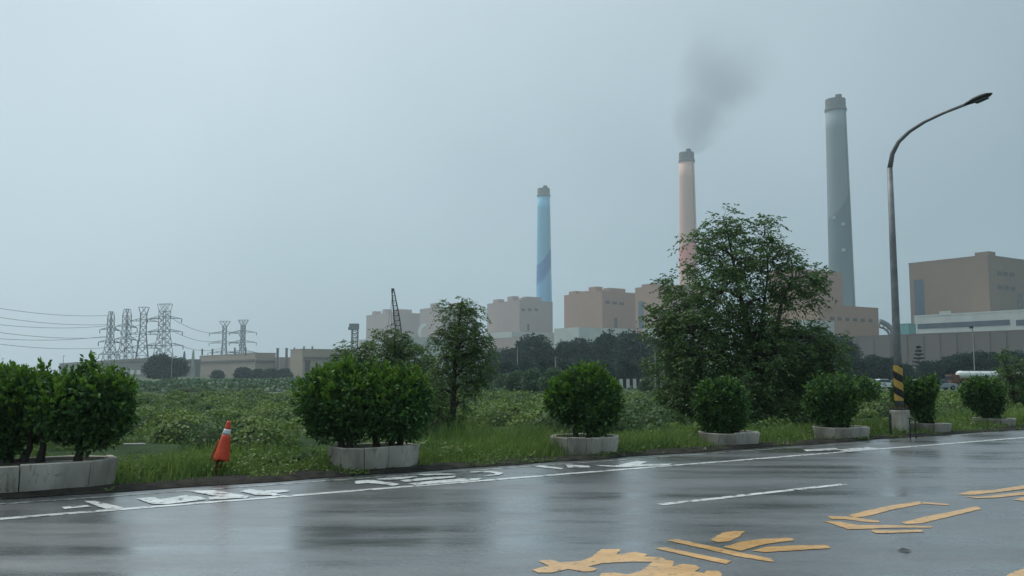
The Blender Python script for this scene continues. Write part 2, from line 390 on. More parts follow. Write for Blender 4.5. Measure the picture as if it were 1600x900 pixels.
class MB:
    def __init__(s): s.v = []; s.f = []; s.m = []; s.mi = 0; s.smooth = False
    def add(s, vs, fs):
        o = len(s.v); s.v += [Vector(a) for a in vs]
        s.f += [[o + i for i in f] for f in fs]; s.m += [s.mi] * len(fs)
        return s
    def hexa(s, b, t):                       # two quads, bottom and top, both counter-clockwise from above
        return s.add(list(b) + list(t), [[3, 2, 1, 0], [4, 5, 6, 7], [0, 1, 5, 4], [1, 2, 6, 5], [2, 3, 7, 6], [3, 0, 4, 7]])
    def box(s, c, size, rz=0.0):
        c = Vector(c); x, y, z = [a / 2 for a in size]; ca, sa = math.cos(rz), math.sin(rz)
        q = [(-x, -y), (x, -y), (x, y), (-x, y)]
        q = [(c.x + a * ca - b * sa, c.y + a * sa + b * ca) for a, b in q]
        return s.hexa([(a, b, c.z - z) for a, b in q], [(a, b, c.z + z) for a, b in q])
    def stbox(s, s0, s1, t0, t1, z0, z1):    # box along the road's directions
        q = [ST(s0, t0), ST(s1, t0), ST(s1, t1), ST(s0, t1)]
        return s.hexa([(a.x, a.y, z0) for a in q], [(a.x, a.y, z1) for a in q])
    def prism(s, poly, z0, z1):
        n = len(poly)
        return s.add([(p[0], p[1], z0) for p in poly] + [(p[0], p[1], z1) for p in poly],
                     [list(range(n))[::-1], list(range(n, 2 * n))] + [[i, (i + 1) % n, n + (i + 1) % n, n + i] for i in range(n)])
    def bar(s, a, b, w, w2=None):            # square bar between two points
        a, b = Vector(a), Vector(b); d = (b - a)
        if d.length < 1e-6: return s
        d.normalize(); u = d.cross(Vector((0, 0, 1)))
        if u.length < 1e-3: u = Vector((1, 0, 0))
        u.normalize(); v = d.cross(u); w2 = w if w2 is None else w2
        q = lambda p, r: [p + u * r + v * r, p - u * r + v * r, p - u * r - v * r, p + u * r - v * r]
        return s.add(q(a, w / 2) + q(b, w2 / 2), [[3, 2, 1, 0], [4, 5, 6, 7], [0, 1, 5, 4], [1, 2, 6, 5], [2, 3, 7, 6], [3, 0, 4, 7]])
    def tube(s, pts, rad, n=8, caps=True):
        pts = [Vector(p) for p in pts]; rings = []; o = len(s.v)
        if isinstance(rad, (int, float)): rad = [rad] * len(pts)
        pu = None
        for i, p in enumerate(pts):
            d = (pts[min(i + 1, len(pts) - 1)] - pts[max(i - 1, 0)]).normalized()
            if pu is None:
                u = d.cross(Vector((0, 0, 1)))
                if u.length < 1e-2: u = d.cross(Vector((0, 1, 0)))
            else: u = pu - d * pu.dot(d)
            u.normalize(); pu = u; v = d.cross(u)
            rings.append([p + (u * math.cos(2 * math.pi * k / n) + v * math.sin(2 * math.pi * k / n)) * rad[i] for k in range(n)])
        fs = []
        for i in range(len(rings) - 1):
            for k in range(n):
                fs.append([i * n + k, i * n + (k + 1) % n, (i + 1) * n + (k + 1) % n, (i + 1) * n + k])
        if caps: fs += [list(range(n))[::-1], list(range((len(rings) - 1) * n, len(rings) * n))]
        return s.add([p for r in rings for p in r], fs)
    def lathe(s, prof, c=(0, 0, 0), n=20, cap=True):
        c = Vector(c); k = len(prof)
        vs = [(c.x + r * math.cos(2 * math.pi * i / n), c.y + r * math.sin(2 * math.pi * i / n), c.z + z) for r, z in prof for i in range(n)]
        fs = [[j * n + i, j * n + (i + 1) % n, (j + 1) * n + (i + 1) % n, (j + 1) * n + i] for j in range(k - 1) for i in range(n)]
        if cap: fs += [list(range(n))[::-1], list(range((k - 1) * n, k * n))]
        return s.add(vs, fs)
    def build(s, name, mats, parent=None, origin=None, smooth=False, bevel=0.0):
        if origin is None: origin = ORG[parent.name] if parent is not None else Vector((0, 0, 0))
        origin = Vector(origin)
        me = bpy.data.meshes.new(name)
        me.from_pydata([v - origin for v in s.v], [], s.f)
        for mm in (mats if isinstance(mats, (list, tuple)) else [mats]): me.materials.append(MT[mm] if isinstance(mm, str) else mm)
        if any(s.m): me.polygons.foreach_set('material_index', s.m)
        if smooth: me.polygons.foreach_set('use_smooth', [True] * len(me.polygons))
        me.update()
        o = bpy.data.objects.new(name, me)
        link(o, parent, origin)
        if bevel:
            b = o.modifiers.new('bevel', 'BEVEL'); b.width = bevel; b.segments = 2; b.limit_method = 'ANGLE'
        return o

def leaves(p, a, length, width, rng=R, droop=0.0, face=None):
    """one folded-flat leaf (a quad) per point p along direction a"""
    n = len(p)
    a = a / np.maximum(np.linalg.norm(a, axis=1, keepdims=True), 1e-6)
    b = np.cross(a, rng.normal(size=(n, 3)) if face is None else face); b /= np.maximum(np.linalg.norm(b, axis=1, keepdims=True), 1e-6)
    length = np.broadcast_to(length, (n,))[:, None]; width = np.broadcast_to(width, (n,))[:, None]
    mid = p + a * length * .5
    tip = p + a * length; tip[:, 2] -= droop * length[:, 0]
    V = np.stack([p, mid + b * width * .5, tip, mid - b * width * .5], 1).reshape(-1, 3)
    return V, np.arange(4 * n).reshape(-1, 4)
def leaf_obj(name, V, Fq, mat, parent=None, origin=None):
    if origin is None: origin = ORG[parent.name] if parent is not None else Vector((0, 0, 0))
    me = fast_mesh(name, V - np.array(origin, dtype=float)[None, :], Fq)
    me.materials.append(MT[mat])
    o = bpy.data.objects.new(name, me)
    link(o, parent, Vector(origin))
    return o
def unit(n, rng=R):
    v = rng.normal(size=(n, 3)); return v / np.linalg.norm(v, axis=1, keepdims=True)
ORDN = ['first', 'second', 'third', 'fourth', 'fifth', 'sixth', 'seventh', 'eighth', 'ninth', 'tenth', 'eleventh', 'twelfth', 'thirteenth',
        'fourteenth', 'fifteenth', 'sixteenth', 'seventeenth', 'eighteenth', 'nineteenth', 'twentieth']

# ================================================================== THE SETTING
# ------------------------------------------------------------------ ground, one sheet to the horizon
def axis(near0, near1, step, far):
    v = list(np.arange(near0, near1 + 1e-6, step)); a = near1; st = step
    while a < far: st *= 1.28; a += st; v.append(min(a, far))
    a = near0; st = step
    while a > -far: st *= 1.28; a -= st; v.insert(0, max(a, -far))
    return np.array(v)
FARG = 1900.0
ss, tt = axis(-22, 75, .30, FARG), axis(13.25, 62, .30, FARG)
Sg, Tg = np.meshgrid(ss, tt)
Xg = Sg * D.x + Tg * N.x; Yg = Sg * D.y + Tg * N.y
Zg = zbase(Xg, Yg) + hum(Xg, Yg) * .8
Zg -= .05 * (1 - sstep(13.25, 14.2, Tg))
ns, ntt = len(ss), len(tt)
ix = np.arange(ns * ntt).reshape(ntt, ns)
Fg = np.stack([ix[:-1, :-1], ix[:-1, 1:], ix[1:, 1:], ix[1:, :-1]], -1).reshape(-1, 4)
me = fast_mesh('ground', np.stack([Xg, Yg, Zg], -1).reshape(-1, 3), Fg)
me.materials.append(MT['ground']); me.polygons.foreach_set('use_smooth', [True] * len(me.polygons))
ground = bpy.data.objects.new('ground', me); link(ground, None, Vector((0, 0, 0)))
tag(ground, 'green scrub covered field stretching from the road to the power plant', 'ground', kind='structure')

# ------------------------------------------------------------------ road and its markings
T_DASH, T_EDGE, T_OUT, T_END = 8.19, 11.49, 12.77, 13.25
mb = MB(); segs = [-400, -60, -20, 0, 20, 40, 80, 160, 400, 900]
for a, b in zip(segs[:-1], segs[1:]):
    o = len(mb.v)
    mb.add([ST(a, -16, 0), ST(b, -16, 0), ST(b, T_END, 0), ST(a, T_END, 0)], [[0, 1, 2, 3]])
road = mb.build('road', 'asphalt')
tag(road, 'wet grey asphalt road reflecting the sky', 'road', kind='structure')
def strip(name, t, w, s0, s1, mat, z=.004, wob=.012):
    mb = MB(); n = max(2, int((s1 - s0) / .5)); pv = []
    for i in range(n + 1):
        s = s0 + (s1 - s0) * i / n
        j1, j2 = rnd.uniform(-wob, wob), rnd.uniform(-wob, wob)
        pv += [ST(s, t - w / 2 + j1, z), ST(s, t + w / 2 + j2, z)]
    mb.add(pv, [[2 * i, 2 * i + 2, 2 * i + 3, 2 * i + 1] for i in range(n)])
    return mb.build(name, mat, road)
strip('edge_line', T_EDGE, .15, -60, 300, 'white_paint')
strip('outer_line', T_OUT, .11, -60, 24, 'faded_paint', wob=.02)
s_d0, s_d1 = s_at(1030, T_DASH), to_st(G(1330, 758))[0]
for k in (0, 1, 2, 3):
    strip('lane_dash', T_DASH, .13, s_d0 + k * 10.0, s_d0 + k * 10.0 + (s_d1 - s_d0), 'white_paint')
def painted(name, pts, ox, oy, mat, z=.0045):
    """a painted stroke on the road surface"""
    q = [G(ox + a / 4.0, oy + b / 4.0, z) for a, b in pts]
    area = sum(q[i].x * q[(i + 1) % len(q)].y - q[(i + 1) % len(q)].x * q[i].y for i in range(len(q)))
    if area < 0: q = q[::-1]
    r2 = []
    for a, b in zip(q, q[1:] + q[:1]):                      # brushed, chipped outline
        n = max(1, int((b - a).length / .05))
        for i in range(n):
            w = 0 if i == 0 else .007
            r2.append(a.lerp(b, i / n) + Vector((rnd.uniform(-w, w), rnd.uniform(-w, w), 0)))
    q = r2
    MB().add(q, [list(range(len(q)))]).build(name, mat, road)
YEL = {
 (800, 680): [
  [(165,785),(240,778),(300,795),(430,785),(495,762),(560,712),(685,710),(655,745),(770,728),(850,745),(825,757),(930,762),(880,790),(760,790),(640,795),(560,800),(480,820),(535,835),(500,850),(440,852),(350,835),(250,858),(160,858),(125,840),(230,815)],
  [(932,762),(960,780),(1015,785),(1000,820),(1070,803),(1150,812),(1175,830),(1140,850),(1200,862),(1215,845),(1290,848),(1310,868),(1290,905),(1100,960),(820,985),(600,960),(520,920),(560,862),(640,858),(720,870),(800,850),(860,805),(882,790)],
  [(960,655),(1040,650),(1280,700),(1400,728),(1620,770),(1640,790),(1600,788),(1400,755),(1200,708)],
  [(890,705),(960,700),(1180,745),(1370,785),(1340,805),(1150,765)],
  [(1240,655),(1310,610),(1380,598),(1455,600),(1420,635),(1360,662),(1290,668)],
  [(1320,698),(1430,665),(1560,648),(1740,640),(1765,655),(1640,672),(1540,690),(1430,722)],
  [(1590,696),(1780,688),(1965,684),(1990,705),(1750,720),(1580,730),(1500,722)]],
 (1200, 680): [
  [(500,500),(600,475),(760,440),(950,412),(960,430),(800,460),(620,505),(540,515)],
  [(962,416),(1130,430),(1120,437),(966,428)],
  [(830,545),(1000,505),(1180,470),(1300,445),(1335,460),(1150,505),(960,550),(860,555)],
  [(370,505),(498,508),(700,535),(690,545),(600,540),(480,525),(400,525)],
  [(340,535),(450,540),(560,560),(800,562),(1030,568),(1020,578),(800,578),(500,588),(470,575)],
  [(640,592),(780,595),(960,590),(970,603),(720,612),(670,610)],
  [(1180,370),(1260,348),(1420,340),(1600,312),(1760,300),(1740,318),(1600,335),(1420,358),(1290,372)],
  [(1230,380),(1320,385),(1440,372),(1600,352),(1720,340),(1700,356),(1600,372),(1420,390),(1300,394)],
  [(1530,402),(1600,385),(1680,380),(1660,400),(1600,412)],
  [(1480,885),(1540,850),(1600,835),(1720,815),(1760,860),(1640,905),(1500,920)]]}
WHI = {
 (0, 680): [
  [(385,448),(545,436),(570,445),(400,460)],
  [(520,410),(590,410),(770,450),(740,462),(660,460),(600,440)],
  [(850,395),(960,385),(1000,400),(1165,372),(1260,385),(1290,400),(1050,430),(950,428),(880,405)],
  [(1170,347),(1330,342),(1560,380),(1540,392),(1430,395),(1300,370)],
  [(1300,384),(1410,380),(1425,398),(1310,402)],
  [(1500,350),(1560,335),(1640,345),(1700,372),(1600,372)]],
 (400, 680): [
  [(60,345),(200,340),(210,350),(120,362),(160,370),(110,378),(40,360)],
  [(620,285),(720,278),(800,290),(900,305),(860,318),(780,305),(700,298),(620,305)],
  [(740,275),(830,262),(1000,255),(1010,263),(860,278)],
  [(900,280),(1100,262),(1250,252),(1240,264),(1050,280),(930,292)],
  [(950,302),(1080,287),(1280,270),(1410,268),(1390,279),(1150,299),(1000,312)],
  [(1000,243),(1200,238),(1260,244),(1060,251)],
  [(1340,225),(1500,222),(1555,235),(1520,248),(1420,255),(1500,240),(1460,232),(1340,233)]],
 (800, 680): [
  [(115,192),(200,190),(320,205),(310,213),(180,200)],
  [(330,182),(480,190),(490,200),(350,203)],
  [(520,185),(640,191),(780,160),(850,165),(800,182),(1000,177),(980,186),(700,200),(560,194)]],
 (1200, 680): [[(220,90),(420,80),(450,88),(620,75),(700,82),(560,98),(500,103),(440,92),(240,100)]]}
for (ox, oy), L_ in YEL.items():
    for k, pl in enumerate(L_): painted('painted_stroke', pl, ox, oy, 'yellow_paint', .0045 + .0002 * k)
for (ox, oy), L_ in WHI.items():
    for k, pl in enumerate(L_): painted('painted_letter_stroke', pl, ox, oy, 'white_paint', .0085 + .0002 * k)

# muddy edge between asphalt and grass
mb = MB(); pv = []
n_ = 260
for i in range(n_ + 1):
    s = -40 + 140 * i / n_
    w = .16 * (vnoise(np.array([s / .9]), np.array([3.3]))[0] - .5)
    pv += [ST(s, T_END - .12 + w * 1.6, .009), ST(s, T_END + .12 + w, .04 + .03 * rnd.random()), ST(s, T_END + .95, .02)]
mb.add(pv, [[3 * i + a, 3 * i + 3 + a, 3 * i + 4 + a, 3 * i + 1 + a] for i in range(n_) for a in (0, 1)])
MT['mud'] = mat_mottled('mud', (.012, .012, .010), (.045, .041, .033), 5, .9, .8, 25, spec=.08)
verge = mb.build('verge', 'mud', smooth=True)
tag(verge, 'dark muddy verge along the far edge of the road', 'verge', kind='structure')

# pond / bare grey flat in the field
mb = MB()
q = [G(x, y, FAR_Z + .22) for x, y in [(352, 622), (400, 621), (470, 622), (490, 612), (430, 608), (366, 611)]]
mb.add(q, [list(range(len(q)))])
MT['bare'] = mat_mottled('bare', (.085, .09, .095), (.16, .165, .17), .25, .9, spec=.1)
tag(mb.build('bare_ground', 'bare'), 'bare grey patch of ground in the field beyond the scrub', 'ground', kind='structure')

# ------------------------------------------------------------------ vegetation of the field (uncountable)
def scrub(n, y0, y1, rmin, rmax, asp, per, lsize, tmin, tmax_f, seed):
    """rounded low shrubs, crowded mound against mound; each a dome of leaves"""
    rg = np.random.default_rng(seed)
    Y = np.sqrt(y0 ** 2 + (y1 ** 2 - y0 ** 2) * rg.random(n)); X = Y * (rg.random(n) * 1.5 - .75) + rg.normal(size=n)
    t = -X * math.sin(ANG) + Y * math.cos(ANG)
    k = (t > tmin) & (t < tmax_f(X, Y)); X, Y, t = X[k], Y[k], t[k]
    grow = sstep(tmin - .3, tmin + 4.0, t) * .62 + .38
    r = (rmin + (rmax - rmin) * rg.random(len(X)) ** 1.6) * grow
    cnt = np.clip(per(Y) * (r / rmax) ** 1.3, 40, 2600).astype(int)
    idx = np.repeat(np.arange(len(X)), cnt); m = len(idx)
    d = unit(m, rg); d[:, 2] = np.abs(d[:, 2])
    lump = .86 + .28 * vnoise(d[:, 0] * 2.2 + idx * 1.7, d[:, 1] * 2.2 + d[:, 2] * 1.5 + idx * .9)
    rad = (r[idx] * lump * (.90 + .14 * rg.random(m)))[:, None]
    h = asp * (.75 + .5 * rg.random(len(X)))
    c = np.stack([X, Y, zbase(X, Y) - .02], 1)[idx]
    p = c + d * rad * np.stack([np.ones(m), np.ones(m), h[idx]], 1)
    nrm = d + rg.normal(size=(m, 3)) * .32
    a = np.cross(nrm, rg.normal(size=(m, 3))) + d * .25 + np.array([0, 0, .25])
    ln = lsize(Y)[idx] * (.6 + .8 * rg.random(m))
    spec = rg.choice(3, size=len(X), p=[.5, .27, .23])[idx]         # three kinds of plant
    V, Fq = leaves(p, a, ln, ln * .72, rg, .1, face=nrm)
    # twiggy leafy core of each mound
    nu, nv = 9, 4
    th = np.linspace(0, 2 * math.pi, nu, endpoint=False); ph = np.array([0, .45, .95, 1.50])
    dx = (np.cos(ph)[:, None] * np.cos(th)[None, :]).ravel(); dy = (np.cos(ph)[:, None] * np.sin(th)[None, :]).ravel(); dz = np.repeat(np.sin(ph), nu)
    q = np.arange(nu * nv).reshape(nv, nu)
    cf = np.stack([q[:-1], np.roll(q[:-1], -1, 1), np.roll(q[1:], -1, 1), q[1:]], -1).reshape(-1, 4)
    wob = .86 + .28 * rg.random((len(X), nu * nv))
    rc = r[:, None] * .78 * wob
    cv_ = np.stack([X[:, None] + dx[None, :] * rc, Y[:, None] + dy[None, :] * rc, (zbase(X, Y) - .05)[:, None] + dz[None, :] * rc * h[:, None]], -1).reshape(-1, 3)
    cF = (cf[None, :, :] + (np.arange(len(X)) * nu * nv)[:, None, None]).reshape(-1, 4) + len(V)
    return np.concatenate([V, cv_]), np.concatenate([Fq, cF]), np.concatenate([spec, np.full(len(cF), 3)]).astype(np.int32)
V1, F1, K1 = scrub(3000, 15.5, 100.0, .42, 1.25, .66, lambda Y: 15000.0 / Y * (1 + 34.0 / Y), lambda Y: .042 + .0019 * Y, 15.3,
               lambda X, Y: 76 + 24 * vnoise(X / 9, Y / 9) + np.clip(X, 0, 60) * .8, 61)
o = leaf_obj('field_scrub', V1, F1, 'field_leaf')
for nm in ('field_dark', 'field_light', 'scrub_core'): o.data.materials.append(MT[nm])
o.data.polygons.foreach_set('material_index', K1)
tag(o, 'low rounded green scrub covering the field behind the planters', 'scrub', kind='stuff')
V2, F2, K2 = scrub(1700, 115.0, 330.0, .8, 3.6, .26, lambda Y: 110 + 0 * Y, lambda Y: .12 + .0030 * Y, 92, lambda X, Y: 270 + 0 * X, 62)
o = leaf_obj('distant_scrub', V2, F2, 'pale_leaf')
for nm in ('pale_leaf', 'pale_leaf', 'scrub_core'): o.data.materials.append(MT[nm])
o.data.polygons.foreach_set('material_index', K2)
tag(o, 'pale bluish green scrub on the flat before the far buildings', 'scrub', kind='stuff')
def blades(n, sfun, tfun, hfun, width):
    s, t = sfun(n), tfun(n)
    h = hfun(n)
    x = s * D.x + t * N.x; y = s * D.y + t * N.y
    z = zbase(x, y) + hum(x, y) * .5 - .01
    base = np.stack([x, y, z], 1)
    yaw = R.random(n) * 6.283; w = np.stack([np.cos(yaw), np.sin(yaw), 0 * yaw], 1) * width * (.6 + .8 * R.random(n))[:, None]
    lean = np.stack([R.normal(size=n), R.normal(size=n), 0 * h], 1) * .32 * h[:, None]
    up = np.stack([0 * h, 0 * h, h], 1)
    m_ = base + up * .55 + lean * .35; tp = base + up * .95 + lean
    V = np.stack([base - w * .5, base + w * .5, m_ + w * .4, m_ - w * .4, tp], 1).reshape(-1, 3)
    i = np.arange(n) * 5
    Fq = np.concatenate([np.stack([i, i + 1, i + 2, i + 3], 1), np.stack([i + 3, i + 2, i + 4, i + 4], 1)])
    F4 = np.stack([i, i + 1, i + 2, i + 3], 1); F3 = np.stack([i + 3, i + 2, i + 4], 1)
    return V, F4, F3
def patchy(n, s0, s1, t0, t1, tall):
    m_ = int(n * 2.2)
    s = s0 + (s1 - s0) * R.random(m_) ** 1.5
    t = t0 + (t1 - t0) * R.random(m_)
    c = vnoise(s / .8 + 5, t / .5)
    k = np.nonzero(R.random(m_) < c * 1.3)[0][:n]
    s, t, c = s[k], t[k], c[k]
    h = tall * (.18 + 1.15 * vnoise(s / 1.7 + 3, t / 1.1 + 8)) * (.5 + .8 * c) * (.5 + .9 * R.random(len(s))) * (.22 + .78 * sstep(13.2, 14.5, t))
    return s, t, h
s, t, h = patchy(90000, -9, 60, 13.2, 17.2, .36)
V, F4, F3 = blades(len(s), lambda n: s, lambda n: t, lambda n: h, .016)
me = bpy.data.meshes.new('verge_grass')
me.vertices.add(len(V)); me.vertices.foreach_set('co', V.astype(np.float32).ravel())
nl = F4.size + F3.size
me.loops.add(nl); me.loops.foreach_set('vertex_index', np.concatenate([F4.ravel(), F3.ravel()]).astype(np.int32))
me.polygons.add(len(F4) + len(F3))
me.polygons.foreach_set('loop_start', np.concatenate([np.arange(len(F4)) * 4, F4.size + np.arange(len(F3)) * 3]).astype(np.int32))
me.update(calc_edges=True); me.materials.append(MT['grass'])
o = bpy.data.objects.new('verge_grass', me); link(o, None, Vector((0, 0, 0)))
tag(o, 'bright green grass growing along the roadside verge between the planters', 'grass', kind='stuff')
# broad-leaved weeds creeping over the verge
n = 40000
s = -8 + 62 * R.random(n) ** 1.4; t = 13.15 + 3.0 * R.random(n)
k = vnoise(s / .6 + 40, t / .45 + 9) > .36 + .30 * (1 - sstep(13.15, 14.1, t)); s, t = s[k], t[k]
x = s * D.x + t * N.x; y = s * D.y + t * N.y
p = np.stack([x, y, zbase(x, y) + .03 + .22 * R.random(len(x)) * sstep(13.3, 14.6, t)], 1)
a = unit(len(p)); a[:, 2] = np.abs(a[:, 2]) * .6 + .1
V, Fq = leaves(p, a, .07 + .05 * R.random(len(p)), .04, droop=.2)
tag(leaf_obj('verge_weeds', V, Fq, 'field_leaf'), 'low broad leaved weeds along the muddy edge of the road', 'weeds', kind='stuff')

# ================================================================== FAR BUILDINGS (power plant)
def cross2(a, b): return a.x * b.y - a.y * b.x
def corner_span(px_l, px_c, px_r, Yc):
    C = P(px_c, HOR, Yc); C.z = 0
    dl, dr = ray(px_l, HOR), ray(px_r, HOR)
    ln = -cross2(C, dl) / cross2(N, dl)           # length of the left flank, running away along N
    ld = -cross2(C, dr) / cross2(D, dr)           # length of the right flank, running away along D
    s, t = to_st(C)
    return s, t, ln, ld
def z_at(px, py, Y): return P(px, py, Y).z
class Building:
    """box with one near corner: left flank (normal -D) and right flank (normal -N)"""
    def __init__(b, name, label, px_l, px_c, px_r, Yc, ytop, mat, group=None, z0=FAR_Z - .3, cat='building', parapet=1.0):
        b.s, b.t, b.ln, b.ld = corner_span(px_l, px_c, px_r, Yc)
        b.Yc = Yc; b.top = z_at(px_c, ytop, Yc); b.z0 = z0
        c = ST(b.s + b.ld / 2, b.t + b.ln / 2, z0)
        b.o = thing(name, c, label, cat, group)
        MB().stbox(b.s, b.s + b.ld, b.t, b.t + b.ln, z0, b.top).build('wall', mat, b.o)
        if parapet:
            w = .8
            m_ = MB()
            m_.stbox(b.s - .15, b.s + b.ld + .15, b.t - .15, b.t + w, b.top, b.top + parapet)
            m_.stbox(b.s - .15, b.s + w, b.t + w, b.t + b.ln + .15, b.top, b.top + parapet)
            m_.build('parapet', mat, b.o)
    def left_rect(b, name, px0, px1, y0, y1, mat, out=.25):       # recess or panel on the left flank
        ds = [ray(px, HOR) for px in (px1, px0)]; C = ST(b.s, b.t)
        l0, l1 = [-cross2(C, d) / cross2(N, d) for d in ds]
        mid = ST(b.s, b.t + (l0 + l1) / 2); za, zb = z_at((px0 + px1) / 2, y1, mid.y), z_at((px0 + px1) / 2, y0, mid.y)
        return MB().stbox(b.s - out, b.s + .2, b.t + l0, b.t + l1, za, zb).build(name, mat, b.o)
    def right_rect(b, name, px0, px1, y0, y1, mat, out=.25):
        ds = [ray(px, HOR) for px in (px0, px1)]; C = ST(b.s, b.t)
        l0, l1 = [-cross2(C, d) / cross2(D, d) for d in ds]
        mid = ST(b.s + (l0 + l1) / 2, b.t); za, zb = z_at((px0 + px1) / 2, y1, mid.y), z_at((px0 + px1) / 2, y0, mid.y)
        return MB().stbox(b.s + l0, b.s + l1, b.t - out, b.t + .2, za, zb).build(name, mat, b.o)
    def roof_box(b, name, fs, ft, w, d, h, mat):
        s, t = b.s + fs * b.ld, b.t + ft * b.ln
        return MB().stbox(s, s + w, t, t + d, b.top, b.top + h).build(name, mat, b.o)
GB = 'brown boiler houses of the power plant'
# far right, nearest
b1 = Building('boiler_house', 'tall brown boiler house at the far right above the white office block', 1427, 1552, 1650, 620, 400, 'dull_tile', GB)
b1.left_rect('stair_window', 1434, 1449, 437, 494, 'glass_blue')
for y in (424, 446):
    for x in (1566, 1576, 1586): b1.right_rect('vent', x, x + 7, y + (x - 1566) * .1, y + 6 + (x - 1566) * .1, 'louvre')
b1.right_rect('shutter', 1597, 1603, 458, 486, 'glass_dark')
b1.roof_box('roof_unit', .10, .06, 9, 10, 4.5, 'dull_tile'); b1.roof_box('roof_unit', .25, .80, 8, 16, 3.0, 'dull_tile')
b1.roof_box('roof_unit', .55, .3, 12, 12, 4.0, 'dull_tile')
w1 = Building('office_block', 'long white office block with a dark window strip below the nearest boiler house', 1432, 1640, 1700, 540, 484, 'white_wall')
w1.left_rect('window_strip', 1437, 1582, 503, 511, 'glass_dark'); w1.left_rect('window_strip', 1592, 1632, 499, 508, 'glass_dark')
w1.left_rect('roof_hut', 1472, 1490, 486, 494, 'white_wall', out=-.0)
# windbreak wall
wb = Building('windbreak_wall', 'long dark brown windbreak wall below the white office block', 1322, 1680, 1740, 420, 514, 'wall_brown', cat='wall', parapet=.6)
for px in range(1340, 1600, 26): wb.left_rect('pilaster', px, px + 1.6, 529 - (px - 1340) * .045, 590, 'wall_brown', out=.5)
# second unit, behind the large tree
b2 = Building('boiler_house', 'brown boiler house rising behind the large tree beside the grey chimney', 1205, 1248, 1321, 700, 421, 'brown_tile', GB)
b2.roof_box('roof_unit', .15, .2, 10, 10, 3, 'brown_tile')
b2b = Building('turbine_hall', 'lower brown hall with a row of vents right of the large tree', 1225, 1282, 1376, 640, 477, 'brown_tile')
for x in range(1300, 1366, 12): b2b.right_rect('vent', x, x + 6, 495 + (x - 1300) * .06, 500 + (x - 1300) * .06, 'louvre')
Building('annexe', 'low white roofed annexe partly hidden by the large tree', 1240, 1262, 1306, 560, 500, 'white_wall', parapet=0)
# third and fourth units
b3 = Building('boiler_house', 'brown boiler house with a dark vertical window left of the large tree', 994, 1042, 1100, 850, 446, 'brown_tile', GB)
b3.left_rect('stair_window', 999, 1007, 471, 514, 'glass_blue')
b3.roof_box('roof_unit', .0, .45, 12, 14, 3.5, 'brown_tile')
b4 = Building('boiler_house', 'brown boiler house with roof huts right of the blue chimney', 882, 942, 1000, 910, 456, 'brown_tile', GB)
for x in (947, 958, 969): b4.right_rect('vent', x, x + 7, 470 + (x - 947) * .1, 474.5 + (x - 947) * .1, 'louvre')
b4.right_rect('door', 961, 965, 497, 512, 'glass_dark')
for a, h_, w_ in ((.78, 5, 9), (.25, 7, 9), (.52, 3.5, 8)): b4.roof_box('roof_unit', .1, a, w_, 12, h_, 'brown_tile')
b4.roof_box('roof_unit', .3, .1, 22, 10, 5.5, 'brown_tile')
Building('podium_hall', 'white low hall in front of the boiler house right of the blue chimney', 866, 905, 990, 760, 511, 'white_wall', parapet=0)
Building('podium_hall', 'white low hall at the left edge of the large tree', 1006, 1030, 1092, 720, 511, 'white_wall', parapet=0)
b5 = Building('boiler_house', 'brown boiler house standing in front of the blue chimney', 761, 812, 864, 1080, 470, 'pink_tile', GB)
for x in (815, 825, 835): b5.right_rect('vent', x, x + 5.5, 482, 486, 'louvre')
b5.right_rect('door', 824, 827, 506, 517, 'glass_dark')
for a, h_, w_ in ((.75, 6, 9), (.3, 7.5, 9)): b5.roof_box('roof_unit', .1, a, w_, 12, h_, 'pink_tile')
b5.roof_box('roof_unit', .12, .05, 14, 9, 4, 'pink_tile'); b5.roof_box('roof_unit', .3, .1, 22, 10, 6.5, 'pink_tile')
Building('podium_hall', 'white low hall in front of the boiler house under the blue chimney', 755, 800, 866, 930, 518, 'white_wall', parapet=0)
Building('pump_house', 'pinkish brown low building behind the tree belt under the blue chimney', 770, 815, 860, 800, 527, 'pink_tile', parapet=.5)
hb = Building('gate_house', 'small pale house beside the slender roadside tree', 765, 774, 781, 330, 546, 'stone_pale', parapet=.3)
hb.right_rect('window', 775.5, 778, 550, 554, 'glass_dark')
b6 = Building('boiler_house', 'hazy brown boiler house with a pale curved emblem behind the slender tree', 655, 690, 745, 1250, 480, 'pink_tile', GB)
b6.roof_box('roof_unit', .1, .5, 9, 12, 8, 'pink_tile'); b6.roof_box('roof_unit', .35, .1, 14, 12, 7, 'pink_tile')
# curved pale emblem on the flank
m_ = MB(); pv = []
C = ST(b6.s, b6.t)
for i in range(9):
    an = math.radians(95 + i * 14)
    for r_ in (9.5, 12.5 + 2 * math.sin(i / 8 * math.pi)):
        px, py = 667 + r_ * 1.0 * math.cos(an), 519 - r_ * 1.25 * math.sin(an) + 2
        q_ = hit_plane(px, py, C - D * .4, D); pv.append(q_)
m_.add(pv, [[2 * i, 2 * i + 2, 2 * i + 3, 2 * i + 1] for i in range(8)]).build('emblem', 'white_wall', b6.o)
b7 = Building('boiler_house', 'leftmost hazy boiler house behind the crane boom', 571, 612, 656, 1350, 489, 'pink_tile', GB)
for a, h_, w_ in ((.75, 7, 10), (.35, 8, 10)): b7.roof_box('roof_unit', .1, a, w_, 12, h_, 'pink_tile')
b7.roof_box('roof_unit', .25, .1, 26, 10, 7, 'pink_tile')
Building('podium_hall', 'long pale low hall below the leftmost hazy boiler houses', 560, 630, 765, 1050, 526, 'stone_pale', parapet=0)

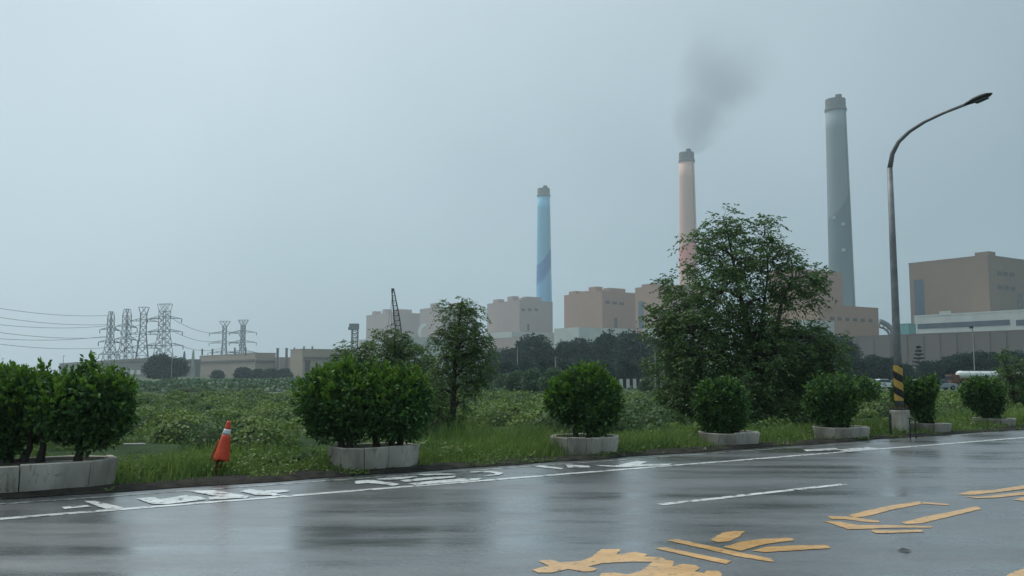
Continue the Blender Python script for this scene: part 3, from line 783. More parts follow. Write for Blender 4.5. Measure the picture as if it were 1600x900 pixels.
# low buildings at the left
a1 = Building('warehouse', 'long low grey warehouse below the four large pylons', 92, 232, 262, 520, 561, 'grey_wall', parapet=.6)
for px in (192, 204, 214): a1.left_rect('white_door', px, px + 6, 578, 585, 'white_wall')
a1.left_rect('cornice', 96, 231, 564, 568, 'beige_dark', out=.4)
a2 = Building('warehouse', 'beige low building with a dark cornice below the two far pylons', 311, 398, 430, 560, 552, 'beige_wall', parapet=.4)
a2.left_rect('cornice', 313, 397, 563, 566, 'beige_dark', out=.8); a2.right_rect('cornice', 399, 429, 563, 566, 'beige_dark', out=.8)
a3 = Building('warehouse', 'beige low building with rooftop pipes left of the clipped wide bush', 453, 472, 560, 520, 546, 'beige_wall', parapet=.4)
a3.right_rect('cornice', 474, 555, 558, 561, 'beige_dark', out=.8); a3.right_rect('doorway', 476, 484, 563, 581, 'louvre')
Building('shed', 'small pinkish shed between the two beige low buildings', 428, 436, 456, 560, 558, 'pink_tile', parapet=0)
for i, (px, yt, Y) in enumerate([(433, 544, 540), (447, 544, 545)]):
    b_ = P(px, HOR, Y); b_.z = FAR_Z; zt = z_at(px, yt, Y)
    e = thing('steel_stack', b_, ['left', 'right'][i] + ' of the two thin dark stacks between the beige buildings', 'stack')
    MB().lathe([(.9, 0), (.75, zt - FAR_Z - .6), (.95, zt - FAR_Z - .6), (.95, zt - FAR_Z)], b_, 10).build('stack_pipe', 'steel_far', e)
    MB().box(b_ + Vector((0, 0, .4)), (2.6, 2.6, .8)).build('footing', 'concrete_dark', e)
for i, (px, yt, yb) in enumerate([(316, 545, 553), (332, 545, 553), (367, 543, 552), (384, 543, 552), (460, 543, 547), (475, 541, 547), (488, 541, 547)]):
    Y = 575 if i < 4 else 540
    p0, p1 = P(px, yb, Y), P(px, yt, Y)
    b_ = a2 if i < 4 else a3
    MB().tube([(p0.x, p0.y, b_.top - 1), (p1.x, p1.y, p1.z)], .55, 6).build('roof_pipe', 'steel_far', b_.o)

sw = Building('switch_house', 'low grey switch house right of the round tree below the pylons', 256, 296, 313, 590, 562, 'grey_wall', parapet=.3)
sw.left_rect('doorway', 290, 294, 572, 583, 'louvre')
for i, (px, yt) in enumerate([(287, 549), (301, 547)]):
    b_ = P(px, HOR, 545); b_.z = FAR_Z; zt = z_at(px, yt, 545)
    e = thing('gantry_post', b_, ['dark tapering gantry post just right of the smaller dark tree', 'pale tapering gantry post left of the beige building under the far pylons'][i], 'post')
    MB().tube([b_, Vector((b_.x, b_.y, zt - 2)), Vector((b_.x, b_.y, zt))], [1.5, .7, .45], 8).build('post', ['steel_far', 'stone_pale'][i], e)
    MB().bar(Vector((b_.x - 4, b_.y, zt * .55)), Vector((b_.x + 6, b_.y, zt * .55)), .6).build('crossbeam', 'steel_far', e)

# teal shed and arched conveyor right of the lamp post
ts = Building('shed', 'small teal green shed between the street lamp and the white office block', 1409, 1422, 1434, 560, 506, 'teal', parapet=.3)
e0 = P(1376, 510, 600)
cv = thing('conveyor', Vector((e0.x, e0.y, FAR_Z)), 'arched grey conveyor gallery beside the lower brown hall', 'conveyor')
arch = [P(x, y, 600) for x, y in ((1374, 502), (1380, 504), (1387, 508), (1393, 514), (1397, 522), (1399, 534))]
MB().tube(arch, 1.8, 8).build('gallery', 'steel_far', cv)
arch2 = [P(x, y, 601) for x, y in ((1374, 511), (1381, 513), (1387, 518), (1391, 526), (1392, 536))]
MB().tube(arch2, .8, 6).build('truss_chord', 'steel_far', cv)
m_ = MB()
for a, b in zip(arch, arch2): m_.bar(a, b, .6)
m_.build('truss_bracing', 'steel_far', cv)

# ------------------------------------------------------------------ chimneys
def mat_chimney(name, base, wave, spot, H, bands):
    """painted concrete: base coat and a broad sweeping painted wave in another tone"""
    m, nt, bs = new_mat(name)
    tc = nt.nodes.new('ShaderNodeTexCoord'); sx = nt.nodes.new('ShaderNodeSeparateXYZ'); L(nt, tc.outputs['Object'], sx.inputs[0])
    # edge height of the wave rises round the shaft
    ma = nt.nodes.new('ShaderNodeMath'); ma.operation = 'MULTIPLY_ADD'; ma.inputs[1].default_value = bands[1]; ma.inputs[2].default_value = bands[0]
    L(nt, sx.outputs['X'], ma.inputs[0])
    sq = nt.nodes.new('ShaderNodeMath'); sq.operation = 'MULTIPLY'; L(nt, sx.outputs['X'], sq.inputs[0]); L(nt, sx.outputs['X'], sq.inputs[1])
    m2 = nt.nodes.new('ShaderNodeMath'); m2.operation = 'MULTIPLY_ADD'; m2.inputs[1].default_value = bands[2]
    L(nt, sq.outputs[0], m2.inputs[0]); L(nt, ma.outputs[0], m2.inputs[2])
    lt = nt.nodes.new('ShaderNodeMath'); lt.operation = 'SUBTRACT'; L(nt, m2.outputs[0], lt.inputs[0]); L(nt, sx.outputs['Z'], lt.inputs[1])
    inside = nt.nodes.new('ShaderNodeMapRange'); inside.inputs['From Min'].default_value = -1.5; inside.inputs['From Max'].default_value = 1.5
    L(nt, lt.outputs[0], inside.inputs['Value'])
    mx = nt.nodes.new('ShaderNodeMix'); mx.data_type = 'RGBA'
    L(nt, inside.outputs['Result'], mx.inputs['Factor']); mx.inputs['A'].default_value = (*base, 1); mx.inputs['B'].default_value = (*wave, 1)
    below = nt.nodes.new('ShaderNodeMapRange'); below.inputs['From Min'].default_value = bands[3] - bands[4] / 2; below.inputs['From Max'].default_value = bands[3] + bands[4] / 2
    L(nt, lt.outputs[0], below.inputs['Value'])
    mx2 = nt.nodes.new('ShaderNodeMix'); mx2.data_type = 'RGBA'
    L(nt, below.outputs['Result'], mx2.inputs['Factor']); L(nt, mx.outputs['Result'], mx2.inputs['A']); mx2.inputs['B'].default_value = (*spot, 1)
    n = noise_node(nt, .05, 5, .6, stretch=((1, 1, .15), 0))
    r = ramp(nt, n.outputs['Fac'], [(.3, .86), (.7, 1.05)])
    ml = nt.nodes.new('ShaderNodeMix'); ml.data_type = 'RGBA'; ml.blend_type = 'MULTIPLY'; ml.inputs['Factor'].default_value = 1
    L(nt, mx2.outputs['Result'], ml.inputs['A']); L(nt, r.outputs['Color'], ml.inputs['B'])
    L(nt, ml.outputs['Result'], bs.inputs['Base Color'])
    bs.inputs['Roughness'].default_value = .75
    return m
def chimney(label, pxc, ytop, Y, wt, wb, mat, extra):
    b_ = P(pxc, HOR, Y); b_.z = FAR_Z
    zt = z_at(pxc, ytop + 4, Y); H = zt - FAR_Z
    e = thing('chimney', b_, label, 'chimney', 'tall chimneys of the power plant')
    rt, rb = wt / 2 * Y / F, wb / 2 * Y / F
    prof = [(rb + (rt - rb) * (i / 14), H * i / 14 * .955) for i in range(15)]
    MB().lathe(prof, b_, 40).build('shaft', mat, e, smooth=True)
    MB().lathe([(rt + .02, H * .955), (rt + .7, H * .957), (rt + .7, H * .966), (rt * .99, H * .968), (rt * .99, H)], b_, 32).build('cap', 'concrete_dark', e, smooth=False)
    for k in range(4):
        an = k * 1.57 + .5
        MB().lathe([(rt * .30, H), (rt * .34, H + (2.6, .7, .5, 3.6)[k])], b_ + Vector((math.cos(an) * rt * .42, math.sin(an) * rt * .42, 0)), 12).build('flue', 'concrete_dark', e)
    m_ = MB()
    m_.tube([b_ + Vector(((rb + (rt - rb) * f) * .6 + .1, -(rb + (rt - rb) * f) * .8 - .2, H * .95 * f)) for f in (0, .25, .5, .75, 1)], .28, 6)
    m_.build('ladder_cage', 'concrete_dark', e)
    for k, (dx, py) in enumerate(extra):
        z = z_at(pxc, py, Y); r_ = rb + (rt - rb) * (z - FAR_Z) / (H * .955)
        x_ = dx * Y / F; y_ = -math.sqrt(max(r_ * r_ - x_ * x_, .01))
        MB().lathe([(.05, -.1), (.9, -.1), (.9, .1), (.05, .1)], (0, 0, 0), 10)
        MB().box(b_ + Vector((x_, y_ - .1, z - FAR_Z)), (3.0, .8, 2.6)).build('painted_star', 'white_wall', e)
    return e, b_, zt
MT['chim_blue'] = mat_chimney('chim_blue', (.24, .54, .74), (.09, .25, .55), (.24, .54, .82), 250, (155, 1.25, .05, 26, 8))
MT['chim_pink'] = mat_chimney('chim_pink', (.78, .50, .40), (.86, .30, .24), (.78, .50, .40), 250, (148, .3, 0, 24, 16))
MT['chim_grey'] = mat_chimney('chim_grey', (.26, .305, .32), (.16, .21, .235), (.22, .31, .34), 250, (155, 1.55, .05, 70, 50))
chimney('pale blue chimney with a darker blue wave, leftmost of the three', 850.5, 291, 1200, 20, 28, 'chim_blue', [])
_, pink_b, pink_z = chimney('pink and cream chimney giving off dark smoke', 1079, 235, 1005, 24, 34, 'chim_pink', [])
chimney('dark grey chimney, tallest and rightmost of the three', 1320, 152, 812, 31.5, 41, 'chim_grey', [(-1, 353), (-2, 393), (-12, 342)])

# ------------------------------------------------------------------ pylons and cables
def pylon(label, px, ytop, Y, H0, wb, wt, arms, rz, flare, th=.26):
    b_ = P(px, HOR, Y); b_.z = FAR_Z
    H = z_at(px, ytop, Y) - FAR_Z
    e = thing('pylon', b_, label, 'pylon', 'lattice pylons')
    ca, sa = math.cos(rz), math.sin(rz)
    def q(x, y, z): return b_ + Vector((x * ca - y * sa, x * sa + y * ca, z))
    zw = H * .62
    def half(z): return (wb + (wt - wb) * min(z / zw, 1)) / 2 if z < zw else wt / 2
    lv = [0, .16, .30, .42, .52, .62, .72, .82, .90]; lv = [a * H for a in lv]
    m_ = MB()
    for a, b in zip(lv[:-1], lv[1:]):
        ha, hb = half(a), half(b)
        cs = [(-1, -1), (1, -1), (1, 1), (-1, 1)]
        for k in range(4):
            c0, c1 = cs[k], cs[(k + 1) % 4]
            m_.bar(q(c0[0] * ha, c0[1] * ha, a), q(c0[0] * hb, c0[1] * hb, b), th * 1.5)
            m_.bar(q(c0[0] * ha, c0[1] * ha, a), q(c1[0] * hb, c1[1] * hb, b), th)
            m_.bar(q(c1[0] * ha, c1[1] * ha, a), q(c0[0] * hb, c0[1] * hb, b), th)
            m_.bar(q(c0[0] * hb, c0[1] * hb, b), q(c1[0] * hb, c1[1] * hb, b), th)
    m_.build('tower_lattice', 'steel_far', e)
    m_ = MB(); hw = wt / 2; zt = .90 * H
    for sx in (-1, 1):
        for sy in (-1, 1): m_.bar(q(sx * hw, sy * hw, zt), q(sx * flare, sy * hw * .4, H), th * 1.2)
    for sy in (-1, 1):
        m_.bar(q(-flare, sy * hw * .4, H), q(flare, sy * hw * .4, H), th * 1.2)
        m_.bar(q(-hw, sy * hw, zt), q(flare * .4, sy * hw * .4, H), th); m_.bar(q(hw, sy * hw, zt), q(-flare * .4, sy * hw * .4, H), th)
    m_.build('earth_wire_head', 'steel_far', e)
    tips = []
    for z_, al in arms:
        z = z_ * H; h_ = half(z)
        for sx in (-1, 1):
            m_ = MB(); tip = q(sx * al, 0, z - .4)
            for sy in (-1, 1):
                m_.bar(q(sx * h_, sy * h_, z), tip, th * 1.2); m_.bar(q(sx * h_, sy * h_, z + H * .035), tip, th)
                for f_ in (.33, .66):
                    m_.bar(q(sx * (h_ + (al - h_) * f_), sy * h_ * (1 - f_), z), q(sx * (h_ + (al - h_) * f_), sy * h_ * (1 - f_), z + H * .035 * (1 - f_)), th * .8)
            arm = m_.build('crossarm', 'steel_far', e)
            MB().tube([tip, tip - Vector((0, 0, 3.0))], .35, 6).build('insulator', 'cable', arm)
            tips.append(tip - Vector((0, 0, 3.0)))
    return e, tips
PY = []
PY.append(pylon('leftmost of the four large lattice pylons, arms seen end on', 170, 487, 690, 60, 10, 3.6, [(.72, 12), (.53, 13), (.34, 12)], math.radians(76), 1.9))
PY.append(pylon('second lattice pylon from the left, arms seen end on', 195, 483, 690, 60, 11, 4.6, [(.74, 12), (.55, 13), (.36, 12)], math.radians(74), 2.4))
PY.append(pylon('third large lattice pylon from the left, with a flared flat head', 221, 480, 700, 60, 12, 4.5, [(.80, 11), (.61, 12), (.41, 13)], math.radians(18), 3.8))
PY.append(pylon('tallest lattice pylon, behind the dark round tree', 254, 475, 690, 60, 14, 6, [(.80, 15), (.62, 16), (.43, 17)], math.radians(-14), 5.8))
PY.append(pylon('left one of the two smaller far pylons above the beige building', 349, 502, 930, 60, 8, 3.5, [(.78, 15), (.60, 15), (.42, 16)], math.radians(10), 5.4, .36))
PY.append(pylon('right one of the two smaller far pylons above the beige building', 378, 500, 930, 60, 8, 3.5, [(.78, 15), (.60, 15), (.42, 16)], math.radians(-10), 5.4, .36))
# small signal tower left of the boiler houses
b_ = P(553.5, HOR, 640); b_.z = FAR_Z; H = z_at(553, 505, 640) - FAR_Z
e = thing('signal_tower', b_, 'slim lattice tower with a platform head above the leftmost trees', 'tower')
m_ = MB(); w_ = 2.0
for i in range(12):
    za, zb = H * .88 * i / 12, H * .88 * (i + 1) / 12
    cs = [(-1, -1), (1, -1), (1, 1), (-1, 1)]
    for k in range(4):
        c0, c1 = cs[k], cs[(k + 1) % 4]
        q = lambda c, z: b_ + Vector((c[0] * w_, c[1] * w_, z))
        m_.bar(q(c0, za), q(c0, zb), .55); m_.bar(q(c0, za), q(c1, zb), .4); m_.bar(q(c0, zb), q(c1, zb), .45)
m_.build('mast', 'steel_far', e)
MB().box(b_ + Vector((-.6, 0, H * .94)), (6.4, 5, H * .10)).box(b_ + Vector((-3.6, 0, H * .90)), (2.2, 2, 2)).build('platform', 'steel_far', e)

def cable(label, a, b, sag, r=.15):
    pts = []
    for i in range(15):
        f = i / 14; p = a.lerp(b, f); p.z -= sag * 4 * f * (1 - f); pts.append(p)
    m_ = MB().tube(pts, r, 4)
    tag(m_.build('overhead_cable', 'cable', origin=a), label, 'cable', 'overhead power cables')
LW = [((168, 493), (-60, 471), 'topmost'), ((168, 507), (-60, 485), 'second highest'), ((168, 509), (-60, 500), 'third highest'),
      ((168, 525), (-60, 524), 'third lowest'), ((168, 527), (-60, 510), 'fourth highest'), ((168, 543), (-60, 529), 'lowest')]
LW.sort(key=lambda w: w[0][1] + w[1][1])
for i, (a, b, _) in enumerate(LW):
    cable(ORDN[i] + ' overhead power cable from the top running left from the leftmost pylon', P(*a, 690), P(*b, 520), 3.0)
for i, (a, b) in enumerate([((268, 497), (344, 520)), ((270, 517), (345, 532)), ((273, 536), (345, 544))]):
    cable(['top', 'middle', 'lowest'][i] + ' cable of three between the tallest pylon and the far pair', P(*a, 690), P(*b, 925), 4.0, .2)
for i, (a, b) in enumerate([((200, 507), (226, 500)), ((200, 524), (226, 517))]):
    cable(['upper', 'lower'][i] + ' short cable between the second and third large pylons', P(*a, 690), P(*b, 700), 3.0, .16)

# ------------------------------------------------------------------ crane
base = P(630, HOR, 250); base.z = FAR_Z
cr = thing('crawler_crane', base, 'crawler crane with a dark lattice boom rising above the small trees', 'crane')
foot, tip = P(627, 548, 250), P(614, 454, 250)
d = (tip - foot).normalized(); u = Vector((0, 1, 0)); v = d.cross(u).normalized()
m_ = MB(); nseg = 12
prev = None
for i in range(nseg + 1):
    f = i / nseg; c = foot.lerp(tip, f); w_ = .75 * (1 - .55 * max(0, (f - .55) / .45)) * min(1, .35 + f * 4)
    ring = [c + u * w_ * a + v * w_ * b for a, b in ((-1, -1), (1, -1), (1, 1), (-1, 1))]
    if prev:
        for k in range(4):
            m_.bar(prev[k], ring[k], .17); m_.bar(prev[k], ring[(k + 1) % 4], .10); m_.bar(ring[k], ring[(k + 1) % 4], .10)
    prev = ring
m_.build('boom', 'dark_metal', cr)
MB().box(tip + d * .2, (.8, .6, .8)).build('boom_head', 'dark_metal', cr)
MB().bar(tip, foot + Vector((-4.5, 0, 1.0)), .06).bar(tip + Vector((-.3, 0, 0)), P(611, 530, 250), .06).build('hoist_rope', 'dark_metal', cr)
MB().box(Vector((foot.x - 2.2, foot.y, base.z + 2.4)), (5.6, 2.8, 1.9)).build('cab_house', 'truck_brown', cr, bevel=.1)
for k in (-1, 1): MB().box(Vector((foot.x - 1.8, foot.y + k * 1.8, base.z + .6)), (6, .9, 1.2)).build('track', 'tyre', cr, bevel=.3)

# ================================================================== TREES AND BUSHES
def far_tree_meshes(kind):
    """a crown of leaf clumps and a trunk, unit height 10 m"""
    rg = np.random.default_rng(50 + kind)
    blobs = []
    if kind == 0: spec = [(0, 0, 6.0, 2.6, 3.4), (.9, .4, 7.6, 1.5, 2.0), (-1.2, -.3, 5.2, 1.8, 2.4), (.3, 1, 4, 2.2, 2.2), (1.3, -.8, 4.4, 1.6, 1.8)]
    elif kind == 1: spec = [(0, 0, 5.4, 3.0, 3.0), (1.8, 0, 6.2, 1.6, 1.9), (-1.7, .5, 6.6, 1.7, 2.1), (0, -.6, 8.2, 1.4, 1.6), (-.6, 0, 3.4, 2.6, 2.0)]
    elif kind == 2: spec = [(0, 0, 5.0, 1.9, 4.4), (.5, .2, 8.0, 1.0, 1.9), (-.7, 0, 6.4, 1.2, 2.2), (.8, -.4, 3.6, 1.6, 2.2)]
    else: spec = [(0, 0, 4.2, 3.6, 3.6), (2.2, .4, 4.6, 2.0, 2.4), (-2.2, -.4, 4.4, 2.1, 2.5), (.3, 0, 7.4, 2.2, 2.1), (-1.2, .6, 6.8, 1.6, 2.0), (1.5, -.4, 6.6, 1.5, 2.1)]
    Vs = []
    for cx, cy, cz, rx, rz_ in spec:
        k = int(210 * rx * rz_)
        dd = unit(k, rg); rr = rg.random(k) ** .35
        pp = np.array([cx, cy, cz]) + dd * rr[:, None] * np.array([rx, rx, rz_])
        pp += (vnoise(pp[:, 0] * 1.7 + 9, pp[:, 2] * 1.7 + pp[:, 1])[:, None] - .5) * dd * 1.1
        Vs.append((pp, dd * .7 + unit(k, rg) * .8))
    p = np.concatenate([a for a, _ in Vs]); a = np.concatenate([b for _, b in Vs])
    V, Fq = leaves(p, a, .34 + .42 * rg.random(len(p)), .36, rg, .15)
    V[:, 2] = np.maximum(V[:, 2], .25)
    me = fast_mesh('crown', V, Fq)
    m_ = MB()
    m_.tube([(0, 0, -.5), (.1, 0, 1.5), (0, .1, 4), (.15, 0, 7)], [.28, .22, .16, .06], 7)
    for cx, cy, cz, rx, rz_ in spec[1:]: m_.tube([(0, 0, 2.2), (cx * .6, cy * .6, cz * .75), (cx, cy, cz)], [.12, .08, .03], 5)
    tm = bpy.data.meshes.new('trunk'); tm.from_pydata(m_.v, [], m_.f)
    return me, tm
FT = [far_tree_meshes(k) for k in range(4)]
FTM = {}
def far_tree(name, label, px, ytop, Y, kind, mat, group, wide=1.0, zb=FAR_Z, cat='tree'):
    b_ = P(px, HOR, Y); b_.z = zb
    H = z_at(px, ytop, Y) - zb
    if (kind, mat) not in FTM:
        me, tm = FT[kind]; me, tm = me.copy(), tm.copy(); me.materials.append(MT[mat]); tm.materials.append(MT['bark']); FTM[(kind, mat)] = (me, tm)
    me, tm = FTM[(kind, mat)]
    e = thing(name, b_, label, cat, group)
    k = H / 10.0
    e.scale = (k * wide, k * wide, k); e.rotation_euler = (0, 0, rnd.random() * 6.28)
    for nm, mm in (('crown', me), ('trunk', tm)):
        o = bpy.data.objects.new(nm, mm); COL.objects.link(o); o.parent = e
    return e
BELT = [(772, 546, 320, 3), (795, 541, 300, 0), (816, 528, 310, 2), (838, 519, 300, 0), (862, 540, 310, 1), (886, 529, 300, 3), (908, 527, 300, 1),
        (928, 529, 310, 0), (949, 516, 290, 2), (969, 521, 300, 1), (986, 514, 280, 0), (1004, 519, 290, 2), (1023, 525, 290, 1), (1045, 528, 280, 3), (1068, 524, 280, 0)]
for i, (px, yt, Y, k) in enumerate(BELT):
    far_tree('belt_tree', ORDN[i] + ' tree from the left in the dark belt below the boiler houses', px, yt, Y, k, 'far_leaf', 'dark tree belt before the boiler houses', 1.15)
for i, (px, yt, Y, k) in enumerate([(760, 566, 190, 3), (792, 562, 200, 3), (822, 560, 210, 1), (852, 556, 200, 3), (884, 560, 205, 1), (915, 558, 210, 3), (945, 562, 200, 3), (978, 556, 215, 1), (1008, 558, 220, 3), (1040, 560, 220, 3)]):
    far_tree('belt_tree', ORDN[i] + ' shorter tree from the left along the foot of the dark belt', px, yt, Y, k, 'far_leaf', 'shorter trees at the foot of the belt', 1.3)
RB = [(1188, 522, 240, 1), (1214, 515, 240, 0), (1240, 511, 230, 3), (1268, 512, 230, 1), (1296, 516, 230, 3), (1322, 527, 235, 0), (1338, 556, 200, 3)]
for i, (px, yt, Y, k) in enumerate(RB):
    far_tree('belt_tree', ORDN[i] + ' tree from the left in the dark clump behind the large tree', px, yt, Y, k, 'far_leaf', 'dark clump behind the large tree', 1.15)
HB = [(1366, 553, 215, 1), (1388, 556, 215, 3), (1412, 566, 205, 3), (1452, 562, 210, 3), (1478, 556, 210, 1), (1504, 549, 210, 3), (1530, 546, 210, 3), (1556, 549, 210, 1), (1582, 545, 210, 3), (1608, 546, 210, 3), (1632, 548, 210, 1)]
for i, (px, yt, Y, k) in enumerate(HB):
    far_tree('hedge_tree', ORDN[i] + ' tree from the left in the low hedge before the windbreak wall', px, yt, Y, k, 'far_leaf', 'hedge before the windbreak wall', 1.35)
far_tree('round_tree', 'large dark round tree standing before the tallest pylon', 250, 550, 400, 3, 'far_leaf', None, 1.30, zb=FAR_Z - 1.6)
far_tree('round_tree', 'smaller dark tree right of the round tree below the pylons', 277, 556, 405, 0, 'far_leaf', None, 1.45, zb=FAR_Z - 1.6)
for i, (px, yt, Y) in enumerate([(380, 572, 430), (403, 575, 430), (424, 574, 430), (445, 574, 430), (500, 573, 420), (340, 577, 440)]):
    far_tree('hedge_bush', ['dark bush before the beige building under the far pylons', 'small dark bush right of the bush before the beige building', 'dark bush left of the thin stacks',
             'dark bush under the thin stacks', 'dark bush before the beige building with rooftop pipes', 'low dark bush at the left end of the beige building'][i],
             px, yt, Y, 3, 'far_leaf', 'dark bushes before the low buildings', 1.7, zb=FAR_Z - 1.4, cat='bush')
for i, (px, yt, Y) in enumerate([(786, 582, 120), (808, 577, 115), (832, 574, 110), (866, 572, 105), (905, 579, 110), (940, 582, 120), (1010, 588, 110)]):
    far_tree('field_bush', ORDN[i] + ' pale green bush from the left in the mid field', px, yt, Y, 3, 'pale_leaf', 'pale bushes in the mid field', 1.3, cat='bush')
# tiered conifer before the windbreak wall
b_ = P(1437, HOR, 190); b_.z = FAR_Z; H = z_at(1437, 543, 190) - FAR_Z
e = thing('conifer', b_, 'small tiered conifer standing out against the windbreak wall', 'tree')
MB().tube([b_, b_ + Vector((0, 0, H))], [.14, .03], 6).build('trunk', 'bark', e)
pp, aa = [], []
for k in range(8):
    z = H * (.30 + .68 * k / 7); r_ = 1.75 * (1 - k / 7.6) + .12
    for j in range(7):
        an = j * .898 + k * .5
        for f_ in np.linspace(.15, 1, 10):
            for _ in range(3):
                pp.append((b_.x + math.cos(an) * r_ * f_ + rnd.gauss(0, .06), b_.y + math.sin(an) * r_ * f_ + rnd.gauss(0, .06), b_.z + z + .25 * f_ + rnd.gauss(0, .05)))
                aa.append((math.cos(an) + rnd.gauss(0, .6), math.sin(an) + rnd.gauss(0, .6), .5 + rnd.gauss(0, .4)))
V, Fq = leaves(np.array(pp), np.array(aa), .35, .16); leaf_obj('crown', V, Fq, 'far_leaf', e)

# ------------------------------------------------------------------ near trees, shaped crown by crown
def near_tree(name, label, base, Y, stems, blobs, leaf_mat, llen, lwid, per_cluster, density, seed, spray=.30, droop=.35, twig=.012, open_above=0, airy=.55):
    """stems: trunk polylines [(px,py,dY,radius_m)...]; blobs: crown masses (px,py,rx,ry,dY) in photo pixels"""
    rg = np.random.default_rng(seed)
    e = thing(name, base, label, 'tree')
    m_ = MB(); nodes = []
    for st in stems:
        pts = [P(px, py, Y + dY) for px, py, dY, r in st]
        pts[0] = Vector((pts[0].x, pts[0].y, base.z - .1)) if st is stems[0] else pts[0]
        m_.tube(pts, [r for *_, r in st], 8)
        for i in range(len(pts)):
            nodes.append((pts[i], st[i][3]))
            if i + 1 < len(pts): nodes.append((pts[i].lerp(pts[i + 1], .5), (st[i][3] + st[i + 1][3]) / 2))
    P_, A_ = [], []
    for (px, py, rx, ry, dY) in blobs:
        c = P(px, py, Y + dY); k = (Y + dY) / F
        rad = Vector((rx * k, (rx + ry) / 2 * k, ry * k))
        lower = [n for n in nodes if n[0].z < c.z + .05] or nodes
        n0, r0 = min(lower, key=lambda n: (n[0] - c).length + .6 * max(0, n[0].z - c.z + .3))
        mid = n0.lerp(c, .5) + Vector((rg.normal() * .06, rg.normal() * .06, .08))
        m_.tube([n0, mid, c], [min(r0 * .7, .05), min(r0 * .5, .032), .014], 6)
        nb = max(5, int(rad.x * rad.z * density * (airy if py < open_above else 1.0)))
        for j in range(nb):
            dd = unit(1, rg)[0]; rr = .35 + .65 * rg.random() ** .6
            if rg.random() < .10: rr = 1.0 + .35 * rg.random()
            tp = c + Vector((dd[0] * rad.x * rr, dd[1] * rad.y * rr, dd[2] * rad.z * rr))
            if j % 2 == 0:
                mm = c.lerp(tp, .5) + Vector((0, 0, .05)); m_.tube([c, mm, tp], [twig, twig * .75, twig * .4], 4, False)
            # a spray of leaflets arching out of the twig end
            ns_ = 3
            for q_ in range(ns_):
                out = Vector((dd[0], dd[1], dd[2] * .6 + .2)) + Vector(unit(1, rg)[0]) * .8; out.normalize()
                ln = spray * (.6 + .7 * rg.random())
                f = np.linspace(.1, 1, per_cluster)
                pth = np.array(tp)[None, :] + np.array(out)[None, :] * (f * ln)[:, None]
                pth[:, 2] -= droop * ln * f ** 2
                side = np.cross(np.array(out), [0, 0, 1.0]); side /= max(np.linalg.norm(side), 1e-3)
                sg = np.where(np.arange(per_cluster) % 2 == 0, 1, -1)[:, None]
                P_.append(pth + rg.normal(size=pth.shape) * .012)
                A_.append(side[None, :] * sg + np.array(out)[None, :] * .7 + np.array([0, 0, -.35])[None, :] + rg.normal(size=pth.shape) * .3)
    m_.build('trunk', 'bark', e, smooth=True)
    p = np.concatenate(P_); a = np.concatenate(A_)
    V, Fq = leaves(p, a, llen * (.7 + .6 * rg.random(len(p))), lwid, rg, .15)
    leaf_obj('crown', V, Fq, leaf_mat, e)
    return e
# large tree
YB = 26.5
bt = G(1192, 668); YB = bt.y
big_blobs = [(1130, 345, 22, 20, 0), (1108, 375, 26, 18, .3), (1085, 378, 20, 12, -.2), (1145, 372, 30, 24, .2), (1195, 362, 20, 22, -.3), (1205, 390, 30, 22, .3), (1232, 398, 18, 14, -.2),
    (1150, 405, 42, 28, -.5), (1105, 415, 30, 24, .5), (1190, 425, 40, 28, .6), (1245, 435, 36, 26, -.2), (1275, 448, 26, 22, .2), (1235, 465, 34, 22, .6), (1052, 448, 18, 20, .2),
    (1060, 480, 34, 26, -.3), (1090, 462, 34, 26, .5), (1130, 455, 40, 32, -.6), (1175, 470, 42, 30, .1), (1035, 500, 20, 16, .3), (1048, 520, 34, 24, .2), (1090, 512, 40, 30, -.6), (1140, 510, 44, 30, .6),
    (1185, 515, 30, 26, -.3), (1225, 525, 34, 26, .6), (1262, 530, 30, 22, -.3), (1292, 545, 28, 18, .2), (1055, 565, 40, 28, .3), (1100, 560, 44, 34, -.7), (1150, 560, 46, 36, .4), (1200, 565, 46, 36, -.5),
    (1245, 572, 40, 32, .4), (1285, 580, 34, 24, -.2), (1070, 605, 36, 30, -.2), (1060, 635, 26, 26, .2), (1115, 610, 44, 36, .4), (1165, 615, 46, 40, -.8), (1215, 615, 46, 40, .2), (1260, 618, 36, 34, -.2),
    (1090, 650, 34, 26, .5), (1190, 650, 46, 24, -.9), (1240, 648, 34, 24, -.5), (1150, 648, 40, 26, .6)]
big = near_tree('large_tree', 'large leafy tree hiding the pink chimney foot, tallest on the verge', Vector((bt.x, bt.y, zbase(bt.x, bt.y))), YB,
    [[(1192, 668, 0, .15), (1188, 620, 0, .12), (1178, 560, .1, .10), (1165, 500, .1, .08), (1150, 430, 0, .05), (1138, 370, 0, .025), (1132, 345, 0, .012)],
     [(1190, 640, 0, .11), (1205, 580, -.2, .09), (1212, 520, -.2, .07), (1222, 470, 0, .05), (1240, 435, 0, .03)],
     [(1188, 625, 0, .09), (1150, 580, .3, .07), (1110, 530, .3, .05), (1075, 480, .2, .03)],
     [(1180, 575, .1, .07), (1190, 500, .4, .05), (1200, 430, .2, .03), (1198, 370, 0, .014)],
     [(1195, 650, 0, .08), (1240, 600, .1, .05), (1285, 555, .1, .025)]],
    big_blobs, 'tree_leaf', .12, .046, 10, 185, 21, spray=.38, droop=.4, open_above=490, airy=.68)
